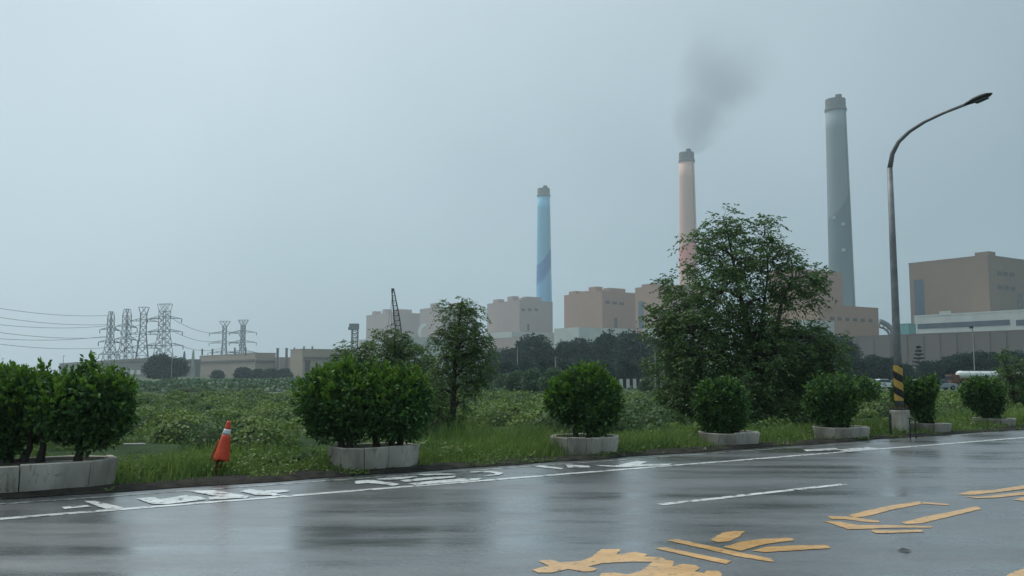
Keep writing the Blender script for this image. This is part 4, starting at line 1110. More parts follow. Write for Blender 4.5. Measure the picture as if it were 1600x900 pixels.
# slender tree
bt = G(707, 692); YS = bt.y
near_tree('slender_tree', 'slender tree with drooping sprays right of the wide clipped bush', Vector((bt.x, bt.y, zbase(bt.x, bt.y))), YS,
    [[(707, 692, 0, .075), (708, 640, 0, .07), (709, 590, 0, .055), (714, 540, 0, .04), (718, 500, 0, .022), (722, 468, 0, .008)]],
    [(722, 474, 10, 9, 0), (705, 478, 18, 8, .1), (738, 485, 14, 10, -.1), (716, 492, 26, 12, .1), (705, 505, 18, 9, -.1), (738, 502, 16, 9, .1), (722, 518, 28, 12, 0), (700, 530, 18, 14, .1), (742, 532, 22, 16, -.1),
     (715, 545, 34, 18, .1), (750, 552, 18, 14, .1), (695, 560, 20, 18, -.1), (730, 570, 32, 20, .1), (752, 580, 16, 18, -.1), (700, 585, 22, 20, .1), (738, 598, 18, 14, 0), (690, 612, 14, 20, .1), (724, 628, 8, 20, .1), (686, 645, 12, 22, .1), (700, 660, 14, 20, -.1), (722, 668, 10, 14, .1)],
    'tree_leaf', .085, .028, 10, 320, 5, spray=.27, droop=.8)
# two small trees behind the wide bush
for (lab, bx, Yb, st, bl, sd) in [
    ('left one of the small drooping trees behind the wide clipped bush', 566, 32, [[(566, 640, 0, .07), (566, 590, 0, .05), (562, 545, 0, .02)]],
     [(560, 545, 26, 10, 0), (540, 556, 18, 9, .2), (580, 552, 16, 10, -.2), (556, 568, 30, 12, .2), (585, 575, 20, 14, 0), (545, 582, 24, 12, -.2), (570, 595, 30, 14, 0)], 31),
    ('right one of the small drooping trees behind the wide clipped bush', 622, 31, [[(622, 640, 0, .08), (620, 580, 0, .055), (616, 525, 0, .02)]],
     [(612, 520, 20, 10, 0), (632, 528, 16, 9, .2), (600, 535, 16, 9, -.2), (622, 543, 30, 12, .2), (650, 550, 20, 12, -.1), (605, 560, 26, 12, .1), (640, 568, 30, 14, -.2), (662, 572, 14, 14, 0), (618, 582, 34, 14, .2), (655, 592, 22, 16, 0)], 32)]:
    b_ = P(bx, HOR, Yb); b_.z = float(zbase(np.array([b_.x]), np.array([b_.y]))[0])
    near_tree('small_tree', lab, b_, Yb, st, bl, 'tree_leaf', .12, .042, 10, 190, sd, spray=.36, droop=.7)

# ------------------------------------------------------------------ planters and their bushes
def planter(label, s0, s1, t0, dep, h, seed):
    rg = random.Random(seed)
    z0 = .02
    c = ST((s0 + s1) / 2, t0 + dep / 2, z0)
    e = thing('planter', c, label, 'planter', 'concrete planters along the verge')
    ch, th, fl = min(.42, (s1 - s0) * .2), .10, .05
    def outline(off):
        a, b, p, q = s0 + off, s1 - off, t0 + off, t0 + dep - off
        k = ch - off * .41
        return [(a + k, p), (b - k, p), (b, p + k), (b, q - k), (b - k, q), (a + k, q), (a, q - k), (a, p + k)]
    lo, li, to, ti = outline(fl), outline(fl + th), outline(0), outline(th)
    for i in range(8):
        j = (i + 1) % 8
        n = 2 if i in (0, 4) else 1
        for k in range(n):
            f0, f1 = k / n + .004, (k + 1) / n - .004
            lp = lambda a, b, f: (a[0] + (b[0] - a[0]) * f, a[1] + (b[1] - a[1]) * f)
            hh = h + rg.uniform(-.012, .012); sh = rg.uniform(-.008, .008)
            b4 = [ST(*lp(lo[i], lo[j], f0), z0 - .06), ST(*lp(lo[i], lo[j], f1), z0 - .06), ST(*lp(li[i], li[j], f1), z0 - .06), ST(*lp(li[i], li[j], f0), z0 - .06)]
            t4 = [ST(*lp(to[i], to[j], f0), z0 + hh), ST(*lp(to[i], to[j], f1), z0 + hh), ST(*lp(ti[i], ti[j], f1), z0 + hh), ST(*lp(ti[i], ti[j], f0), z0 + hh)]
            off = N * sh
            MB().hexa([v + off for v in b4], [v + off for v in t4]).build('wall_panel', 'concrete', e, bevel=.012)
    m_ = MB(); q = [ST(a, b, z0 + h * .82) for a, b in outline(th + .02)]
    m_.add(q + [c + Vector((0, 0, h * .95))], [[i, (i + 1) % 8, 8] for i in range(8)]); m_.build('soil', 'soil', e)
    return e
def bush(label, Yc, stems, blobs, young, nleaf, seed, llen=.085, z_base=.45):
    """clipped ficus-like bush: blobs (px,py,rx,ry,dY); young: fraction of pale shoots near the top"""
    rg = np.random.default_rng(seed)
    px0 = stems[0][0]; base = P(px0, HOR, Yc); base.z = z_base
    e = thing('ficus_bush', base, label, 'bush', 'clipped bushes in the planters')
    k = Yc / F
    C = [P(px, py, Yc + dY) for px, py, rx, ry, dY in blobs]
    for si, (px, ptop) in enumerate(stems):
        b_ = P(px, HOR, Yc); b_.z = z_base - .05; tp = P(px + rg.normal() * 6, ptop, Yc)
        m_ = MB()
        mid = b_.lerp(tp, .5) + Vector((rg.normal() * .04, rg.normal() * .04, 0))
        m_.tube([b_ + Vector((0, 0, -.03)), b_ + Vector((0, 0, .10)), mid, tp], [.085, .06, .045, .03], 8)
        near = sorted(C, key=lambda c: (c - tp).length)[:5]
        for c in near: m_.tube([mid.lerp(tp, .6), tp.lerp(c, .5) + Vector((0, 0, .05)), c], [.03, .022, .008], 5)
        m_.build('trunk', 'bark', e, smooth=True)
    vol = np.array([rx * ry for _, _, rx, ry, _ in blobs], float); vol /= vol.sum()
    P1, A1, P2, A2 = [], [], [], []
    top_z = max(c.z + b[3] * k for c, b in zip(C, blobs)); bot_z = min(c.z - b[3] * k for c, b in zip(C, blobs))
    for (px, py, rx, ry, dY), c, w in zip(blobs, C, vol):
        nc = int(nleaf * w / 9)
        dd = unit(nc, rg); rr = .40 + .60 * rg.random(nc) ** .5
        rr *= .74 + .50 * vnoise(dd[:, 0] * 2.6 + px * .37, dd[:, 2] * 2.6 + dd[:, 1] * 2.1 + py * .21)
        pp = np.array(c)[None, :] + dd * rr[:, None] * np.array([rx * k, (rx * .6 + ry * .4) * k, ry * k])[None, :]
        out = dd * .7 + np.array([0, 0, .55])[None, :]
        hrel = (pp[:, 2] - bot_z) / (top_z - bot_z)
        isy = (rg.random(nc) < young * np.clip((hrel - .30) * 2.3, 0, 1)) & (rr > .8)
        for q_ in range(9):
            base_p = pp + rg.normal(size=pp.shape) * .035 + out * (.012 * q_)
            aa = out * .8 + unit(nc, rg) * .9
            P1.append(base_p[~isy]); A1.append(aa[~isy]); 
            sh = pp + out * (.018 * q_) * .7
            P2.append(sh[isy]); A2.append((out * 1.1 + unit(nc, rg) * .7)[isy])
    # upright shoots breaking the outline
    for (px, py, rx, ry, dY), c in zip(blobs, C):
        ng = max(2, int(rx * ry * k * k * 55 * (.4 + young)))
        dd = unit(ng, rg); dd[:, 2] = np.abs(dd[:, 2]) * 1.2 + .1; dd /= np.linalg.norm(dd, axis=1, keepdims=True)
        st = np.array(c)[None, :] + dd * .97 * np.array([rx * k, (rx * .6 + ry * .4) * k, ry * k])[None, :]
        for j in range(ng):
            ln = .04 + .13 * rg.random() ** 2; m_n = 10
            ax_ = dd[j] * .45 + np.array([0, 0, .9]) + rg.normal(size=3) * .15
            f_ = np.linspace(0, 1, m_n)[:, None]
            pp = st[j][None, :] + ax_[None, :] * f_ * ln
            aa = ax_[None, :] * .8 + unit(m_n, rg) * .8
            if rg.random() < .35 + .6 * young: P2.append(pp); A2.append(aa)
            else: P1.append(pp); A1.append(aa)
    p, a = np.concatenate(P1), np.concatenate(A1)
    V, Fq = leaves(p, a, llen * (.65 + .7 * rg.random(len(p))), llen * .5, rg, .12)
    leaf_obj('foliage', V, Fq, 'bush_leaf', e)
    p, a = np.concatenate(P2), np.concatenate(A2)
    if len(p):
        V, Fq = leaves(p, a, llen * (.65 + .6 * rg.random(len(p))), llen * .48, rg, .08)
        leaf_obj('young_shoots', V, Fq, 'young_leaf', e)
    return e
TP = 13.72
PL = [  # label, px left, px right (front face), t of the front, depth, height
    ('pale concrete planter at the left edge of the picture, largest in view', -150, 190, 13.42, 1.35, .38),
    ('pale concrete planter under the wide clipped bush right of the traffic cone', 512, 657, 13.45, 1.1, .37),
    ('stained concrete planter under the round bush in the middle', 860, 966, 13.58, 1.1, .34),
    ('concrete planter in front of the large tree', 1093, 1183, 13.42, 1.1, .28),
    ('concrete planter with a cracked front between the large tree and the lamp', 1275, 1353, 13.32, 1.1, .27),
    ('low concrete planter just right of the street lamp', 1424, 1477, 13.38, 1.1, .24),
    ('low concrete planter furthest to the right', 1530, 1577, 13.78, 1.1, .24)]
PC = []
for i, (lab, a, b, t, dep, h) in enumerate(PL):
    ch_ = .3
    s0, s1 = s_at(a, t + dep - ch_), s_at(b, t + ch_)
    planter(lab, s0, s1, t, dep, h, 100 + i)
    PC.append(ST((s0 + s1) / 2, t + dep * .5))
Yp = [p.y for p in PC]
y0 = ST(s_at(60, TP + .6), TP + .6).y
bush('wide dense bush in the large planter at the left edge of the picture', y0, [(45, 672), (70, 670), (22, 672), (128, 675), (-20, 672)],
     [(-60, 640, 60, 60, 0), (-5, 630, 50, 48, .1), (35, 618, 42, 34, -.2), (35, 655, 48, 36, .2), (78, 622, 36, 26, .1), (90, 645, 46, 42, -.2), (122, 614, 30, 26, .1), (138, 594, 12, 16, 0), (165, 620, 36, 34, -.1), (178, 635, 30, 30, .2),
      (155, 650, 40, 34, .1), (138, 672, 26, 22, -.1), (5, 664, 34, 24, .1), (70, 594, 8, 16, 0), (30, 602, 12, 16, .1), (8, 602, 10, 14, 0), (105, 600, 8, 14, .1), (190, 606, 10, 16, 0), (-40, 676, 40, 26, 0), (136, 576, 5, 9, 0), (55, 640, 30, 34, 0), (60, 664, 24, 18, .2), (96, 668, 22, 16, .1), (140, 690, 26, 18, .1), (2, 690, 28, 22, -.1), (172, 668, 26, 22, 0), (118, 664, 26, 22, .2)],
     1.0, 34000, 1, .085, .36)
bush('wide clipped bush with a flat top in the second planter', Yp[1], [(535, 660), (548, 655), (612, 660), (626, 655), (590, 660)],
     [(500, 625, 36, 40, 0), (520, 610, 34, 30, .1), (545, 618, 38, 44, -.2), (560, 606, 36, 28, .1), (595, 608, 36, 30, .2), (590, 640, 44, 40, -.1), (628, 610, 28, 28, 0), (640, 630, 32, 42, .1), (620, 655, 40, 34, -.1),
      (535, 655, 38, 34, .1), (508, 650, 26, 28, -.1), (655, 645, 16, 24, 0), (512, 592, 8, 12, 0), (560, 586, 10, 10, 0), (600, 586, 10, 10, .1), (640, 590, 8, 10, 0)],
     0.9, 27000, 2, .085, .35)
bush('round bush with pale green top in the stained middle planter', Yp[2], [(899, 655), (920, 655), (932, 652)],
     [(912, 605, 38, 26, 0), (885, 622, 30, 26, .1), (940, 620, 28, 30, -.1), (912, 632, 44, 32, .1), (882, 640, 26, 22, 0), (945, 645, 24, 24, .1), (926, 658, 26, 20, -.1), (935, 592, 16, 12, 0), (905, 588, 16, 12, 0), (868, 628, 14, 16, 0)],
     .9, 15000, 3, .085, .32)
bush('dark rounded bush in the planter in front of the large tree', Yp[3], [(1118, 660), (1132, 660), (1150, 665)],
     [(1125, 622, 36, 26, 0), (1105, 640, 22, 26, .1), (1148, 632, 20, 26, -.1), (1125, 652, 36, 26, .1), (1140, 610, 14, 10, 0), (1110, 612, 14, 12, 0), (1130, 668, 28, 12, 0)],
     .35, 9500, 4, .085, .26)
bush('spreading bush with a branch to the right in the cracked planter', Yp[4], [(1295, 655), (1312, 655), (1322, 650)],
     [(1290, 615, 28, 22, 0), (1278, 632, 20, 22, .1), (1310, 608, 26, 18, -.1), (1300, 640, 32, 24, .1), (1325, 630, 18, 18, 0), (1340, 608, 24, 16, .1), (1362, 612, 14, 14, 0), (1305, 658, 26, 14, 0)],
     .4, 9500, 5, .085, .25)
bush('dark leaning bush just right of the street lamp', Yp[5], [(1446, 652), (1440, 650), (1452, 655)],
     [(1424, 613, 20, 16, 0), (1446, 612, 14, 16, -.1), (1457, 602, 7, 12, 0), (1403, 616, 8, 14, .1), (1436, 632, 18, 16, .1), (1444, 648, 12, 12, 0)],
     .4, 8500, 6, .085, .22)
bush('neat rounded bush in the planter furthest to the right', Yp[6], [(1548, 648), (1540, 648), (1556, 645)],
     [(1535, 615, 28, 20, 0), (1518, 615, 14, 16, .1), (1552, 615, 14, 20, 0), (1540, 632, 26, 16, .1), (1546, 645, 18, 10, 0), (1530, 600, 14, 8, 0)],
     .4, 8500, 7, .085, .22)
# loose shrub at the right edge and a low clump beside the slender tree
bt = G(1588, 648); 
near_tree('roadside_shrub', 'tall loose shrub cut by the right edge of the picture', Vector((bt.x, bt.y, zbase(bt.x, bt.y))), bt.y,
    [[(1588, 648, 0, .05), (1582, 610, 0, .04), (1572, 570, 0, .02), (1567, 545, 0, .01)], [(1590, 640, 0, .04), (1605, 600, 0, .03), (1610, 570, 0, .01)]],
    [(1567, 548, 6, 10, 0), (1570, 568, 12, 12, 0), (1592, 575, 18, 14, .1), (1575, 590, 18, 16, 0), (1600, 598, 24, 18, .2), (1585, 615, 24, 18, -.1), (1606, 622, 24, 18, 0), (1590, 635, 24, 14, .1), (1620, 600, 20, 30, 0)],
    'tree_leaf', .10, .04, 9, 200, 41, spray=.26, droop=.3)
bt = G(668, 694)
near_tree('weedy_shrub', 'loose weedy shrub between the wide bush and the slender tree', Vector((bt.x, bt.y, zbase(bt.x, bt.y))), bt.y,
    [[(668, 694, 0, .03), (668, 660, 0, .02), (672, 620, 0, .01)]],
    [(672, 610, 16, 18, 0), (662, 640, 20, 22, .1), (684, 650, 18, 24, -.1), (668, 672, 24, 18, 0), (690, 678, 16, 14, .1)], 'tree_leaf', .075, .022, 9, 300, 42, spray=.22, droop=.5)

# ================================================================== STREET FURNITURE
# ------------------------------------------------------------------ street lamp
lb = G(1407, 678); 
lamp = thing('street_lamp', Vector((lb.x, lb.y, 0)), 'tall grey street lamp with curved arm and striped band', 'street lamp')
def lamp_pt(px, py): return hit_plane(px, py, lb, D)          # the vertical plane across the road through the post
p_lo, p_hi = Vector((lb.x, lb.y, .75)), None
zs = lamp_pt(1393, 262).z
pole_pts = [Vector((lb.x, lb.y, z)) for z in (.70, 2.5, 5.0, zs)]
arm_px = [(1397, 240), (1406, 221), (1422, 205), (1445, 190), (1475, 176), (1512, 162)]
lean0 = lamp_pt(1393, 262)
offs = Vector((lb.x - lean0.x, lb.y - lean0.y, 0))
arm_pts = [lamp_pt(*q) for q in arm_px]
arm_pts = [q + offs * max(0, 1 - i / 3.0) for i, q in enumerate(arm_pts)]
MB().tube(pole_pts, [.115, .10, .086, .072], 16).build('pole', 'pole_steel', lamp, smooth=True)
MB().tube([pole_pts[-1] - Vector((0, 0, .02))] + arm_pts, [.068, .062, .056, .05, .045, .041, .038], 12).build('arm', 'pole_steel', lamp, smooth=True)
h0, h1 = arm_pts[-1], lamp_pt(1550, 146)
hd = (h1 - h0); hl = hd.length; hd.normalize(); hu = hd.cross(D).normalized()
if hu.z < 0: hu = -hu
m_ = MB(); rings = []
for f, w_, a_ in ((-.12, .045, .045), (.05, .075, .06), (.3, .13, .085), (.6, .15, .085), (.85, .11, .06), (1.0, .03, .02)):
    c = h0 + hd * hl * f
    rings.append([c + D * w_ * math.cos(k * math.pi / 6) + hu * a_ * (math.sin(k * math.pi / 6) * (1.0 if math.sin(k * math.pi / 6) > 0 else .55)) for k in range(12)])
vs = [p for r in rings for p in r]
fs = [[i * 12 + k, i * 12 + (k + 1) % 12, (i + 1) * 12 + (k + 1) % 12, (i + 1) * 12 + k] for i in range(5) for k in range(12)] + [list(range(12))[::-1], list(range(60, 72))]
hd_o = m_.add(vs, fs).build('lamp_head', 'dark_metal', lamp, smooth=True)
m_ = MB(); c0, c1 = h0 + hd * hl * .3 - hu * .052, h0 + hd * hl * .8 - hu * .047
m_.hexa([c0 - D * .09 - hu * .02, c1 - D * .08 - hu * .02, c1 + D * .08 - hu * .02, c0 + D * .09 - hu * .02], [c0 - D * .09, c1 - D * .08, c1 + D * .08, c0 + D * .09]).build('lens', 'glass_dark', hd_o)
# spiral striped band
zb0, zb1 = hit_plane(1405, 626, lb, Vector((0, 1, 0))).z, hit_plane(1404, 571, lb, Vector((0, 1, 0))).z
m_ = MB(); n_, rows = 24, 40; pitch = .40
for j in range(rows + 1):
    z = zb0 + (zb1 - zb0) * j / rows; tw = -2 * math.pi * (z - zb0) / pitch
    for k in range(n_):
        an = 2 * math.pi * k / n_ + tw; m_.v.append(Vector((lb.x + .119 * math.cos(an), lb.y + .119 * math.sin(an), z)))
for j in range(rows):
    for k in range(n_):
        m_.f.append([j * n_ + k, j * n_ + (k + 1) % n_, (j + 1) * n_ + (k + 1) % n_, (j + 1) * n_ + k]); m_.m.append(1 if k < n_ * .46 else 0)
m_.build('striped_band', ['hazard_yellow', 'black_paint'], lamp, smooth=True)
MB().box(Vector((lb.x, lb.y, .30)), (.38, .38, .66), ANG).build('footing', 'concrete', lamp, bevel=.03)
MB().box(Vector((lb.x, lb.y, .65)), (.34, .34, .04), ANG).build('base_plate', 'dark_metal', lamp)
for a, b in ((-.13, -.13), (.13, -.13), (.13, .13), (-.13, .13)):
    q = Vector((lb.x, lb.y, .66)) + D * a + N * b
    MB().lathe([(.018, 0), (.018, .09)], q, 8).build('anchor_bolt', 'rust', lamp)
# pipe frame beside the footing
fb = G(1427, 686)
fr = thing('pipe_frame', Vector((fb.x, fb.y, 0)), 'small dark steel pipe frame beside the lamp footing', 'frame')
for a, zt in ((-.12, .52), (.12, .48)):
    q = Vector((fb.x, fb.y, 0)) + D * a
    MB().tube([q + Vector((0, 0, -.03)), q + Vector((0, 0, zt))], .017, 8).build('leg', 'dark_metal', fr)
MB().tube([Vector((fb.x, fb.y, 0.51)) - D * .15, Vector((fb.x, fb.y, .47)) + D * .15], .02, 8).build('top_rail', 'dark_metal', fr)
MB().tube([Vector((fb.x, fb.y, .12)) - D * .12, Vector((fb.x, fb.y, .10)) + D * .18], .016, 8).build('lower_rail', 'dark_metal', fr)
mp = G(1392, 682)
tag(MB().tube([mp + Vector((0, 0, -.03)), mp + Vector((0, 0, .52)), mp + Vector((.01, 0, .58))], [.03, .03, .02], 8).build('marker_post', 'dark_metal', origin=mp),
    'short dark post standing left of the lamp footing', 'post')

# ------------------------------------------------------------------ traffic cone
cb = G(340, 742); cb.z = .02
cone = thing('traffic_cone', cb, 'faded orange traffic cone tilted over on a rusty stub at the verge', 'traffic cone')
Yc = cb.y
ax0, ax1 = P(346, 719, Yc), P(358, 658, Yc)
axd = (ax1 - ax0); cl = axd.length; axd.normalize(); cu = axd.cross(Vector((0, 1, 0))).normalized(); cvv = axd.cross(cu)
def cone_r(f): return .136 + (.028 - .136) * f
def cone_part(f0, f1, name, mat, dr=0.0, jag=0.0, rows=6, n=24):
    m_ = MB(); rg = random.Random(4)
    jj = [rg.uniform(-jag, jag) for _ in range(n)]
    for j in range(rows + 1):
        f = f0 + (f1 - f0) * j / rows
        for k in range(n):
            an = 2 * math.pi * k / n
            dent = 1 - .20 * math.exp(-((an - 3.9) / .55) ** 2) * (1 - f) - .08 * math.exp(-((an - 5.2) / .4) ** 2) * (1 - f)
            r_ = (cone_r(f) + dr) * dent
            ff = f + (jj[k] * (1 - j / rows))
            m_.v.append(ax0 + axd * cl * ff + cu * r_ * math.cos(an) + cvv * r_ * math.sin(an))
    for j in range(rows):
        for k in range(n): m_.f.append([j * n + k, j * n + (k + 1) % n, (j + 1) * n + (k + 1) % n, (j + 1) * n + k]); m_.m.append(0)
    if f1 >= .99: m_.f.append(list(range(rows * n, rows * n + n))); m_.m.append(0)
    o = m_.build(name, mat, cone, smooth=True)
    so = o.modifiers.new('thickness', 'SOLIDIFY'); so.thickness = .006
    return o
cone_part(0, .66, 'cone_body', 'cone_orange', jag=.04, rows=10)
cone_part(.66, .80, 'reflective_band', 'band_white', .002, rows=3)
cone_part(.80, 1.0, 'cone_tip', 'cone_orange', rows=4)
# torn faded flank flap
m_ = MB(); pv = []
for i in range(6):
    f = .02 + .5 * i / 5
    for an in (-.3, .3):
        r_ = cone_r(f) + .014 + .02 * (1 - f) ; pv.append(ax0 + axd * cl * (f - .06 * (1 - f)) + cu * r_ * math.cos(an) * 1.08 + cvv * r_ * math.sin(an))
fl_o = m_.add(pv, [[2 * i, 2 * i + 1, 2 * i + 3, 2 * i + 2] for i in range(5)]).build('faded_flap', 'cone_faded', cone)
so = fl_o.modifiers.new('thickness', 'SOLIDIFY'); so.thickness = .006
st0, st1 = P(338, 743, Yc), P(345, 712, Yc)
MB().tube([Vector((st0.x, st0.y, -.05)), st0.lerp(st1, .5), st1], [.055, .05, .045], 10).build('rusty_stub', 'rust', cone, smooth=True)
m_ = MB(); q0 = P(356, 717, Yc)
MB().add([P(340, 722, Yc), P(358, 716, Yc), P(357, 720, Yc) + Vector((0, .06, 0)), P(344, 727, Yc) + Vector((0, .05, -.01))], [[0, 1, 2, 3]]).build('torn_skirt', 'cone_faded', cone).modifiers.new('thickness', 'SOLIDIFY').thickness = .008

# plank in the grass, leaf litter
pk = G(210, 694, .25)
tag(MB().box(pk, (.40, .10, .03), .1).build('plank', 'stone_pale', origin=pk, bevel=.008), 'pale plank lying in the scrub between left planter and cone', 'plank')
lf = G(1413, 862)
tag(MB().add([lf + Vector((-.07, 0, .008)), lf + Vector((0, -.05, .02)), lf + Vector((.08, .01, .010)), lf + Vector((.01, .06, .025))], [[0, 1, 3], [1, 2, 3]]).build('fallen_leaf', 'black_paint', origin=lf),
    'small dark fallen leaf lying on the wet road', 'leaf')

# ------------------------------------------------------------------ distant lamp posts
for i, (px, yt, yb, Y, arm) in enumerate([(808.5, 543, 578, 260, 0), (868, 558, 602, 150, 0), (1024, 548, 598, 150, 0), (1037, 565, 598, 155, 0), (98, 556, 588, 300, 0), (3, 560, 590, 300, 0), (268, 556, 588, 330, 0)]):
    b_ = P(px, HOR, Y); b_.z = FAR_Z; zt = z_at(px, yt, Y)
    lab = ['thin pale pole in the tree belt below the blue chimney', 'thin pole rising from the field left of the round middle bush', 'thin pole by the striped barrier at the left of the large tree',
           'thin pole right beside the pole at the striped barrier', 'thin pole left of the grey warehouse', 'thin pole at the left edge of the picture', 'thin pole before the round tree below the pylons'][i]
    e = thing('utility_pole', b_, lab, 'pole')
    MB().tube([b_, Vector((b_.x, b_.y, zt))], [.13, .08], 8).build('pole', 'stone_pale', e)
    MB().box(Vector((b_.x + .2, b_.y, zt)), (.7, .18, .14)).build('lamp_arm', 'steel_far', e)
b_ = P(1523, HOR, 190); b_.z = FAR_Z; zt = z_at(1523, 520, 190)
e = thing('distant_street_lamp', b_, 'thin distant street lamp with angled arm before the windbreak wall', 'street lamp')
MB().tube([b_, Vector((b_.x, b_.y, zt))], [.13, .09], 8).build('pole', 'stone_pale', e)
MB().tube([Vector((b_.x, b_.y, zt)), P(1519, 514, 190)], [.10, .09], 6).build('arm', 'steel_far', e)
MB().box(P(1517.5, 511.5, 190), (.7, .4, .5), .3).build('lamp_head', 'dark_metal', e)

# ------------------------------------------------------------------ striped barrier
b0, b1_ = P(952, HOR, 150), P(1036, HOR, 150); b0.z = b1_.z = FAR_Z
bar_o = thing('road_barrier', (b0 + b1_) / 2, 'low black and white striped concrete barrier left of the large tree', 'barrier')
nb = 16
for i in range(nb):
    a, b = b0.lerp(b1_, i / nb), b0.lerp(b1_, (i + .97) / nb); zt = z_at(990, 592, 150)
    MB().hexa([a + Vector((0, -.28, 0)), b + Vector((0, -.28, 0)), b + Vector((0, .28, 0)), a + Vector((0, .28, 0))],
              [Vector((a.x, a.y - .1, zt)), Vector((b.x, b.y - .1, zt)), Vector((b.x, b.y + .1, zt)), Vector((a.x, a.y + .1, zt))]).build('block', 'white_wall' if i % 2 else 'black_paint', bar_o)

# ------------------------------------------------------------------ vehicles
def wheel(parent, c, axis_, r, w):
    o = MB().tube([c - axis_ * w / 2, c + axis_ * w / 2], r, 16).build('wheel', 'tyre', parent)
    MB().tube([c - axis_ * (w / 2 + .01), c + axis_ * (w / 2 + .01)], r * .55, 12).build('rim', 'steel_far', o)
def car(label, px, Y, rz, mat):
    b_ = P(px, HOR, Y); b_.z = FAR_Z + .25
    e = thing('parked_car', b_, label, 'car', 'parked cars beyond the field')
    ca, sa = math.cos(rz), math.sin(rz); X_, Y_ = Vector((ca, sa, 0)), Vector((-sa, ca, 0))
    q = lambda x, y, z: b_ + X_ * x + Y_ * y + Vector((0, 0, z))
    def ext(prof, hw, hw2=None):
        n = len(prof); hw2 = hw2 or [hw] * n
        return MB().add([q(x, -w, z) for (x, z), w in zip(prof, hw2)] + [q(x, w, z) for (x, z), w in zip(prof, hw2)],
                        [list(range(n)), list(range(n, 2 * n))[::-1]] + [[i, n + i, n + (i + 1) % n, (i + 1) % n] for i in range(n)])
    ext([(-2.15, .35), (2.15, .35), (2.2, .65), (2.05, .85), (1.0, .98), (-1.6, 1.02), (-2.15, .95), (-2.2, .6)], .86).build('body', mat, e, bevel=.06)
    ext([(1.0, .96), (.35, 1.42), (-.9, 1.46), (-1.75, 1.0)], .7, [.8, .64, .64, .8]).build('windows', 'glass_dark', e)
    ext([(.45, 1.40), (.30, 1.47), (-.85, 1.51), (-1.0, 1.42)], .66).build('roof', mat, e, bevel=.03)
    for x in (-1.35, 1.35):
        for y in (-.8, .8): wheel(e, q(x, y, .33), Y_, .33, .2)
    for y in (-.6, .6): MB().box(q(2.17, y, .68), (.08, .3, .14), rz).build('headlight', 'band_white', e)
car('white parked car seen above the bush right of the street lamp', 1433, 118, .2, 'car_white')
car('silver grey parked car further right between lamp and white tanker', 1468, 125, .15, 'car_grey')
car('white parked car left of the striped lamp post', 1380, 130, .2, 'car_white')
def tanker(label, pxl, Y, Lm):
    a = P(pxl, HOR, Y); a.z = FAR_Z
    e = thing('tanker_truck', a, label, 'truck', 'white tanker trucks')
    zt, zb = z_at(pxl, 579.5, Y), z_at(pxl, 592.5, Y); r_ = (zt - zb) / 2; zc = (zt + zb) / 2
    X_ = Vector((math.cos(.08), math.sin(.08), 0)); Y_ = Vector((-math.sin(.08), math.cos(.08), 0))
    o = Vector((a.x, a.y, 0))
    ts_ = [(0, .55), (.12, .85), (.35, 1), (Lm - .35, 1), (Lm - .12, .85), (Lm, .55)]
    MB().tube([o + X_ * f + Vector((0, 0, zc)) for f, _ in ts_], [r_ * k for _, k in ts_], 20).build('tank', 'tank_white', e, smooth=True)
    for k in range(1, 4):
        c = o + X_ * (Lm * k / 4) + Vector((0, 0, zc)); MB().tube([c - X_ * .04, c + X_ * .04], r_ + .02, 20).build('tank_ring', 'steel_far', e)
    MB().box(o + X_ * (Lm * .5) + Vector((0, 0, zt + .08)), (Lm * .8, .5, .06), .08).build('walkway', 'steel_far', e)
    MB().box(o + X_ * (Lm * .5) + Vector((0, 0, zb - .18)), (Lm, 1.9, .42), .08).build('chassis', 'truck_brown', e)
    for k in (0, 1): MB().box(o + X_ * (Lm * .5) - Y_ * (1.05 - 2.1 * k) + Vector((0, 0, zb - .42)), (Lm * .96, .05, .7), .08).build('side_skirt', 'truck_brown', e)
    MB().box(o - X_ * .9 + Vector((0, 0, FAR_Z + 1.35)), (1.5, 2.2, 1.9), .08).build('cab', 'truck_brown', e, bevel=.1)
    MB().box(o - X_ * 1.64 + Vector((0, 0, FAR_Z + 1.75)), (.08, 1.9, .7), .08).build('windscreen', 'glass_dark', e)
    for f in (-.9, Lm * .62, Lm * .78, Lm * .93):
        for k in (-1, 1): wheel(e, o + X_ * f + Y_ * k * .95 + Vector((0, 0, FAR_Z + .5)), Y_, .5, .3)
tanker('white tanker truck with brown chassis behind the rightmost rounded bush', 1495, 165, 8.4)
tanker('white tanker truck cut by the right edge of the picture', 1590, 165, 8.4)

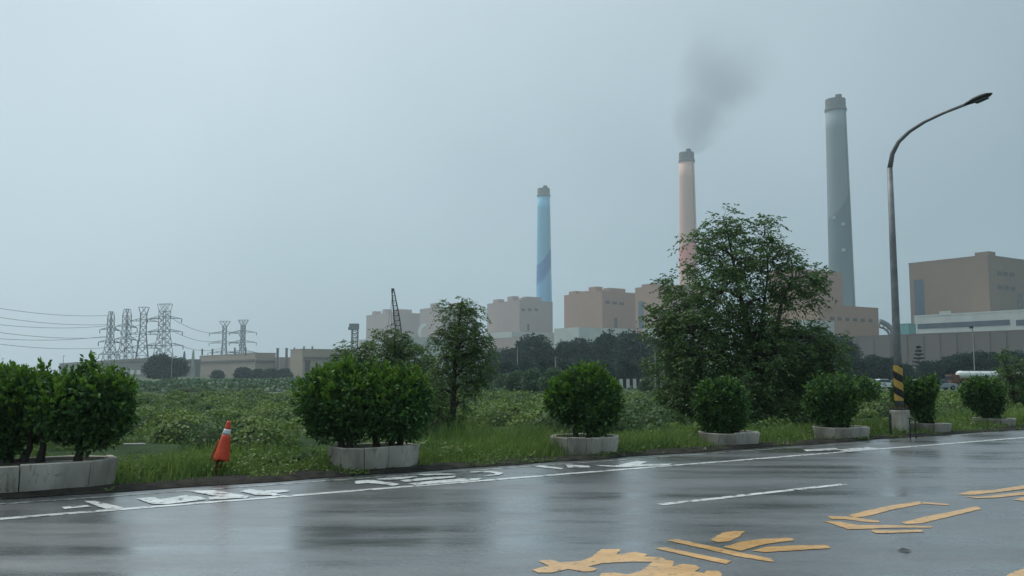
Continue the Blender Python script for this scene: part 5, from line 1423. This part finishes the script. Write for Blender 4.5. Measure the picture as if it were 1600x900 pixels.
# ================================================================== SMOKE AND HAZE
def smoke():
    top = Vector((pink_b.x, pink_b.y, pink_z + 2))
    tgt = P(1152, 62, 1005)
    ax = tgt - top; Ln = ax.length * 1.12
    m_ = MB(); n = 20; prof = [(9, 0), (28, .06 * Ln), (42, .18 * Ln), (56, .4 * Ln), (70, .7 * Ln), (74, .9 * Ln), (50, Ln)]
    m_.lathe(prof, (0, 0, 0), n)
    me = bpy.data.meshes.new('smoke_plume'); me.from_pydata(m_.v, [], m_.f)
    m, nt, bs = new_mat('smoke'); nt.nodes.remove(bs)
    pv = nt.nodes.new('ShaderNodeVolumePrincipled'); pv.inputs['Color'].default_value = (.30, .32, .34, 1)
    tc = nt.nodes.new('ShaderNodeTexCoord'); sx = nt.nodes.new('ShaderNodeSeparateXYZ'); L(nt, tc.outputs['Object'], sx.inputs[0])
    def math_(op, a, b=None, c=None):
        q = nt.nodes.new('ShaderNodeMath'); q.operation = op
        for i, v in enumerate((a, b, c)):
            if v is None: continue
            if isinstance(v, (int, float)): q.inputs[i].default_value = v
            else: L(nt, v, q.inputs[i])
        return q.outputs[0]
    x2 = math_('MULTIPLY', sx.outputs['X'], sx.outputs['X']); y2 = math_('MULTIPLY', sx.outputs['Y'], sx.outputs['Y'])
    r_ = math_('SQRT', math_('ADD', x2, y2))
    zn = math_('DIVIDE', sx.outputs['Z'], Ln)
    rad = math_('MULTIPLY_ADD', math_('POWER', math_('MAXIMUM', zn, .001), .58), 70, 9)
    q = math_('DIVIDE', r_, rad)
    n1 = nt.nodes.new('ShaderNodeTexNoise'); n1.inputs['Scale'].default_value = .022; n1.inputs['Detail'].default_value = 4
    n1.inputs['Roughness'].default_value = .5
    L(nt, tc.outputs['Object'], n1.inputs['Vector'])
    q2 = math_('ADD', q, math_('MULTIPLY_ADD', n1.outputs['Fac'], -2.4, 1.08))
    fall = nt.nodes.new('ShaderNodeMapRange'); fall.interpolation_type = 'SMOOTHSTEP'
    fall.inputs['From Min'].default_value = .2; fall.inputs['From Max'].default_value = 1.1
    fall.inputs['To Min'].default_value = 1; fall.inputs['To Max'].default_value = 0
    L(nt, q2, fall.inputs['Value'])
    edge = nt.nodes.new('ShaderNodeMapRange'); edge.interpolation_type = 'SMOOTHSTEP'
    edge.inputs['From Min'].default_value = .7; edge.inputs['From Max'].default_value = 1.0; edge.inputs['To Min'].default_value = 1; edge.inputs['To Max'].default_value = 0
    L(nt, q, edge.inputs['Value'])
    fz = nt.nodes.new('ShaderNodeMapRange'); fz.interpolation_type = 'SMOOTHSTEP'
    fz.inputs['From Min'].default_value = .5; fz.inputs['From Max'].default_value = .99; fz.inputs['To Min'].default_value = 1; fz.inputs['To Max'].default_value = 0
    L(nt, zn, fz.inputs['Value'])
    den = math_('MULTIPLY', math_('MULTIPLY', fall.outputs['Result'], edge.outputs['Result']), fz.outputs['Result'])
    near = math_('MULTIPLY_ADD', math_('POWER', math_('SUBTRACT', 1.0, zn), 3.0), .009, .0050)
    den = math_('MULTIPLY', den, near)
    L(nt, den, pv.inputs['Density'])
    L(nt, pv.outputs['Volume'], nt.nodes['Material Output'].inputs['Volume'])
    me.materials.append(m)
    o = bpy.data.objects.new('smoke_plume', me); COL.objects.link(o)
    o.location = top; o.rotation_euler = ax.to_track_quat('Z', 'Y').to_euler()
    tag(o, 'thin dark smoke drifting up from the pink chimney', 'smoke', kind='stuff')
smoke()
def haze():
    m, nt, bs = new_mat('haze'); nt.nodes.remove(bs)
    pv = nt.nodes.new('ShaderNodeVolumePrincipled')
    pv.inputs['Color'].default_value = (.80, .92, 1.0, 1); pv.inputs['Density'].default_value = .00027; pv.inputs['Anisotropy'].default_value = .35
    L(nt, pv.outputs['Volume'], nt.nodes['Material Output'].inputs['Volume'])
    W = 1960.0
    o = MB().box((0, 0, 135), (2 * W, 2 * W, 276), ANG).build('haze', m)
    tag(o, 'thin grey rain haze hanging over the whole plain', 'haze', kind='stuff')
haze()
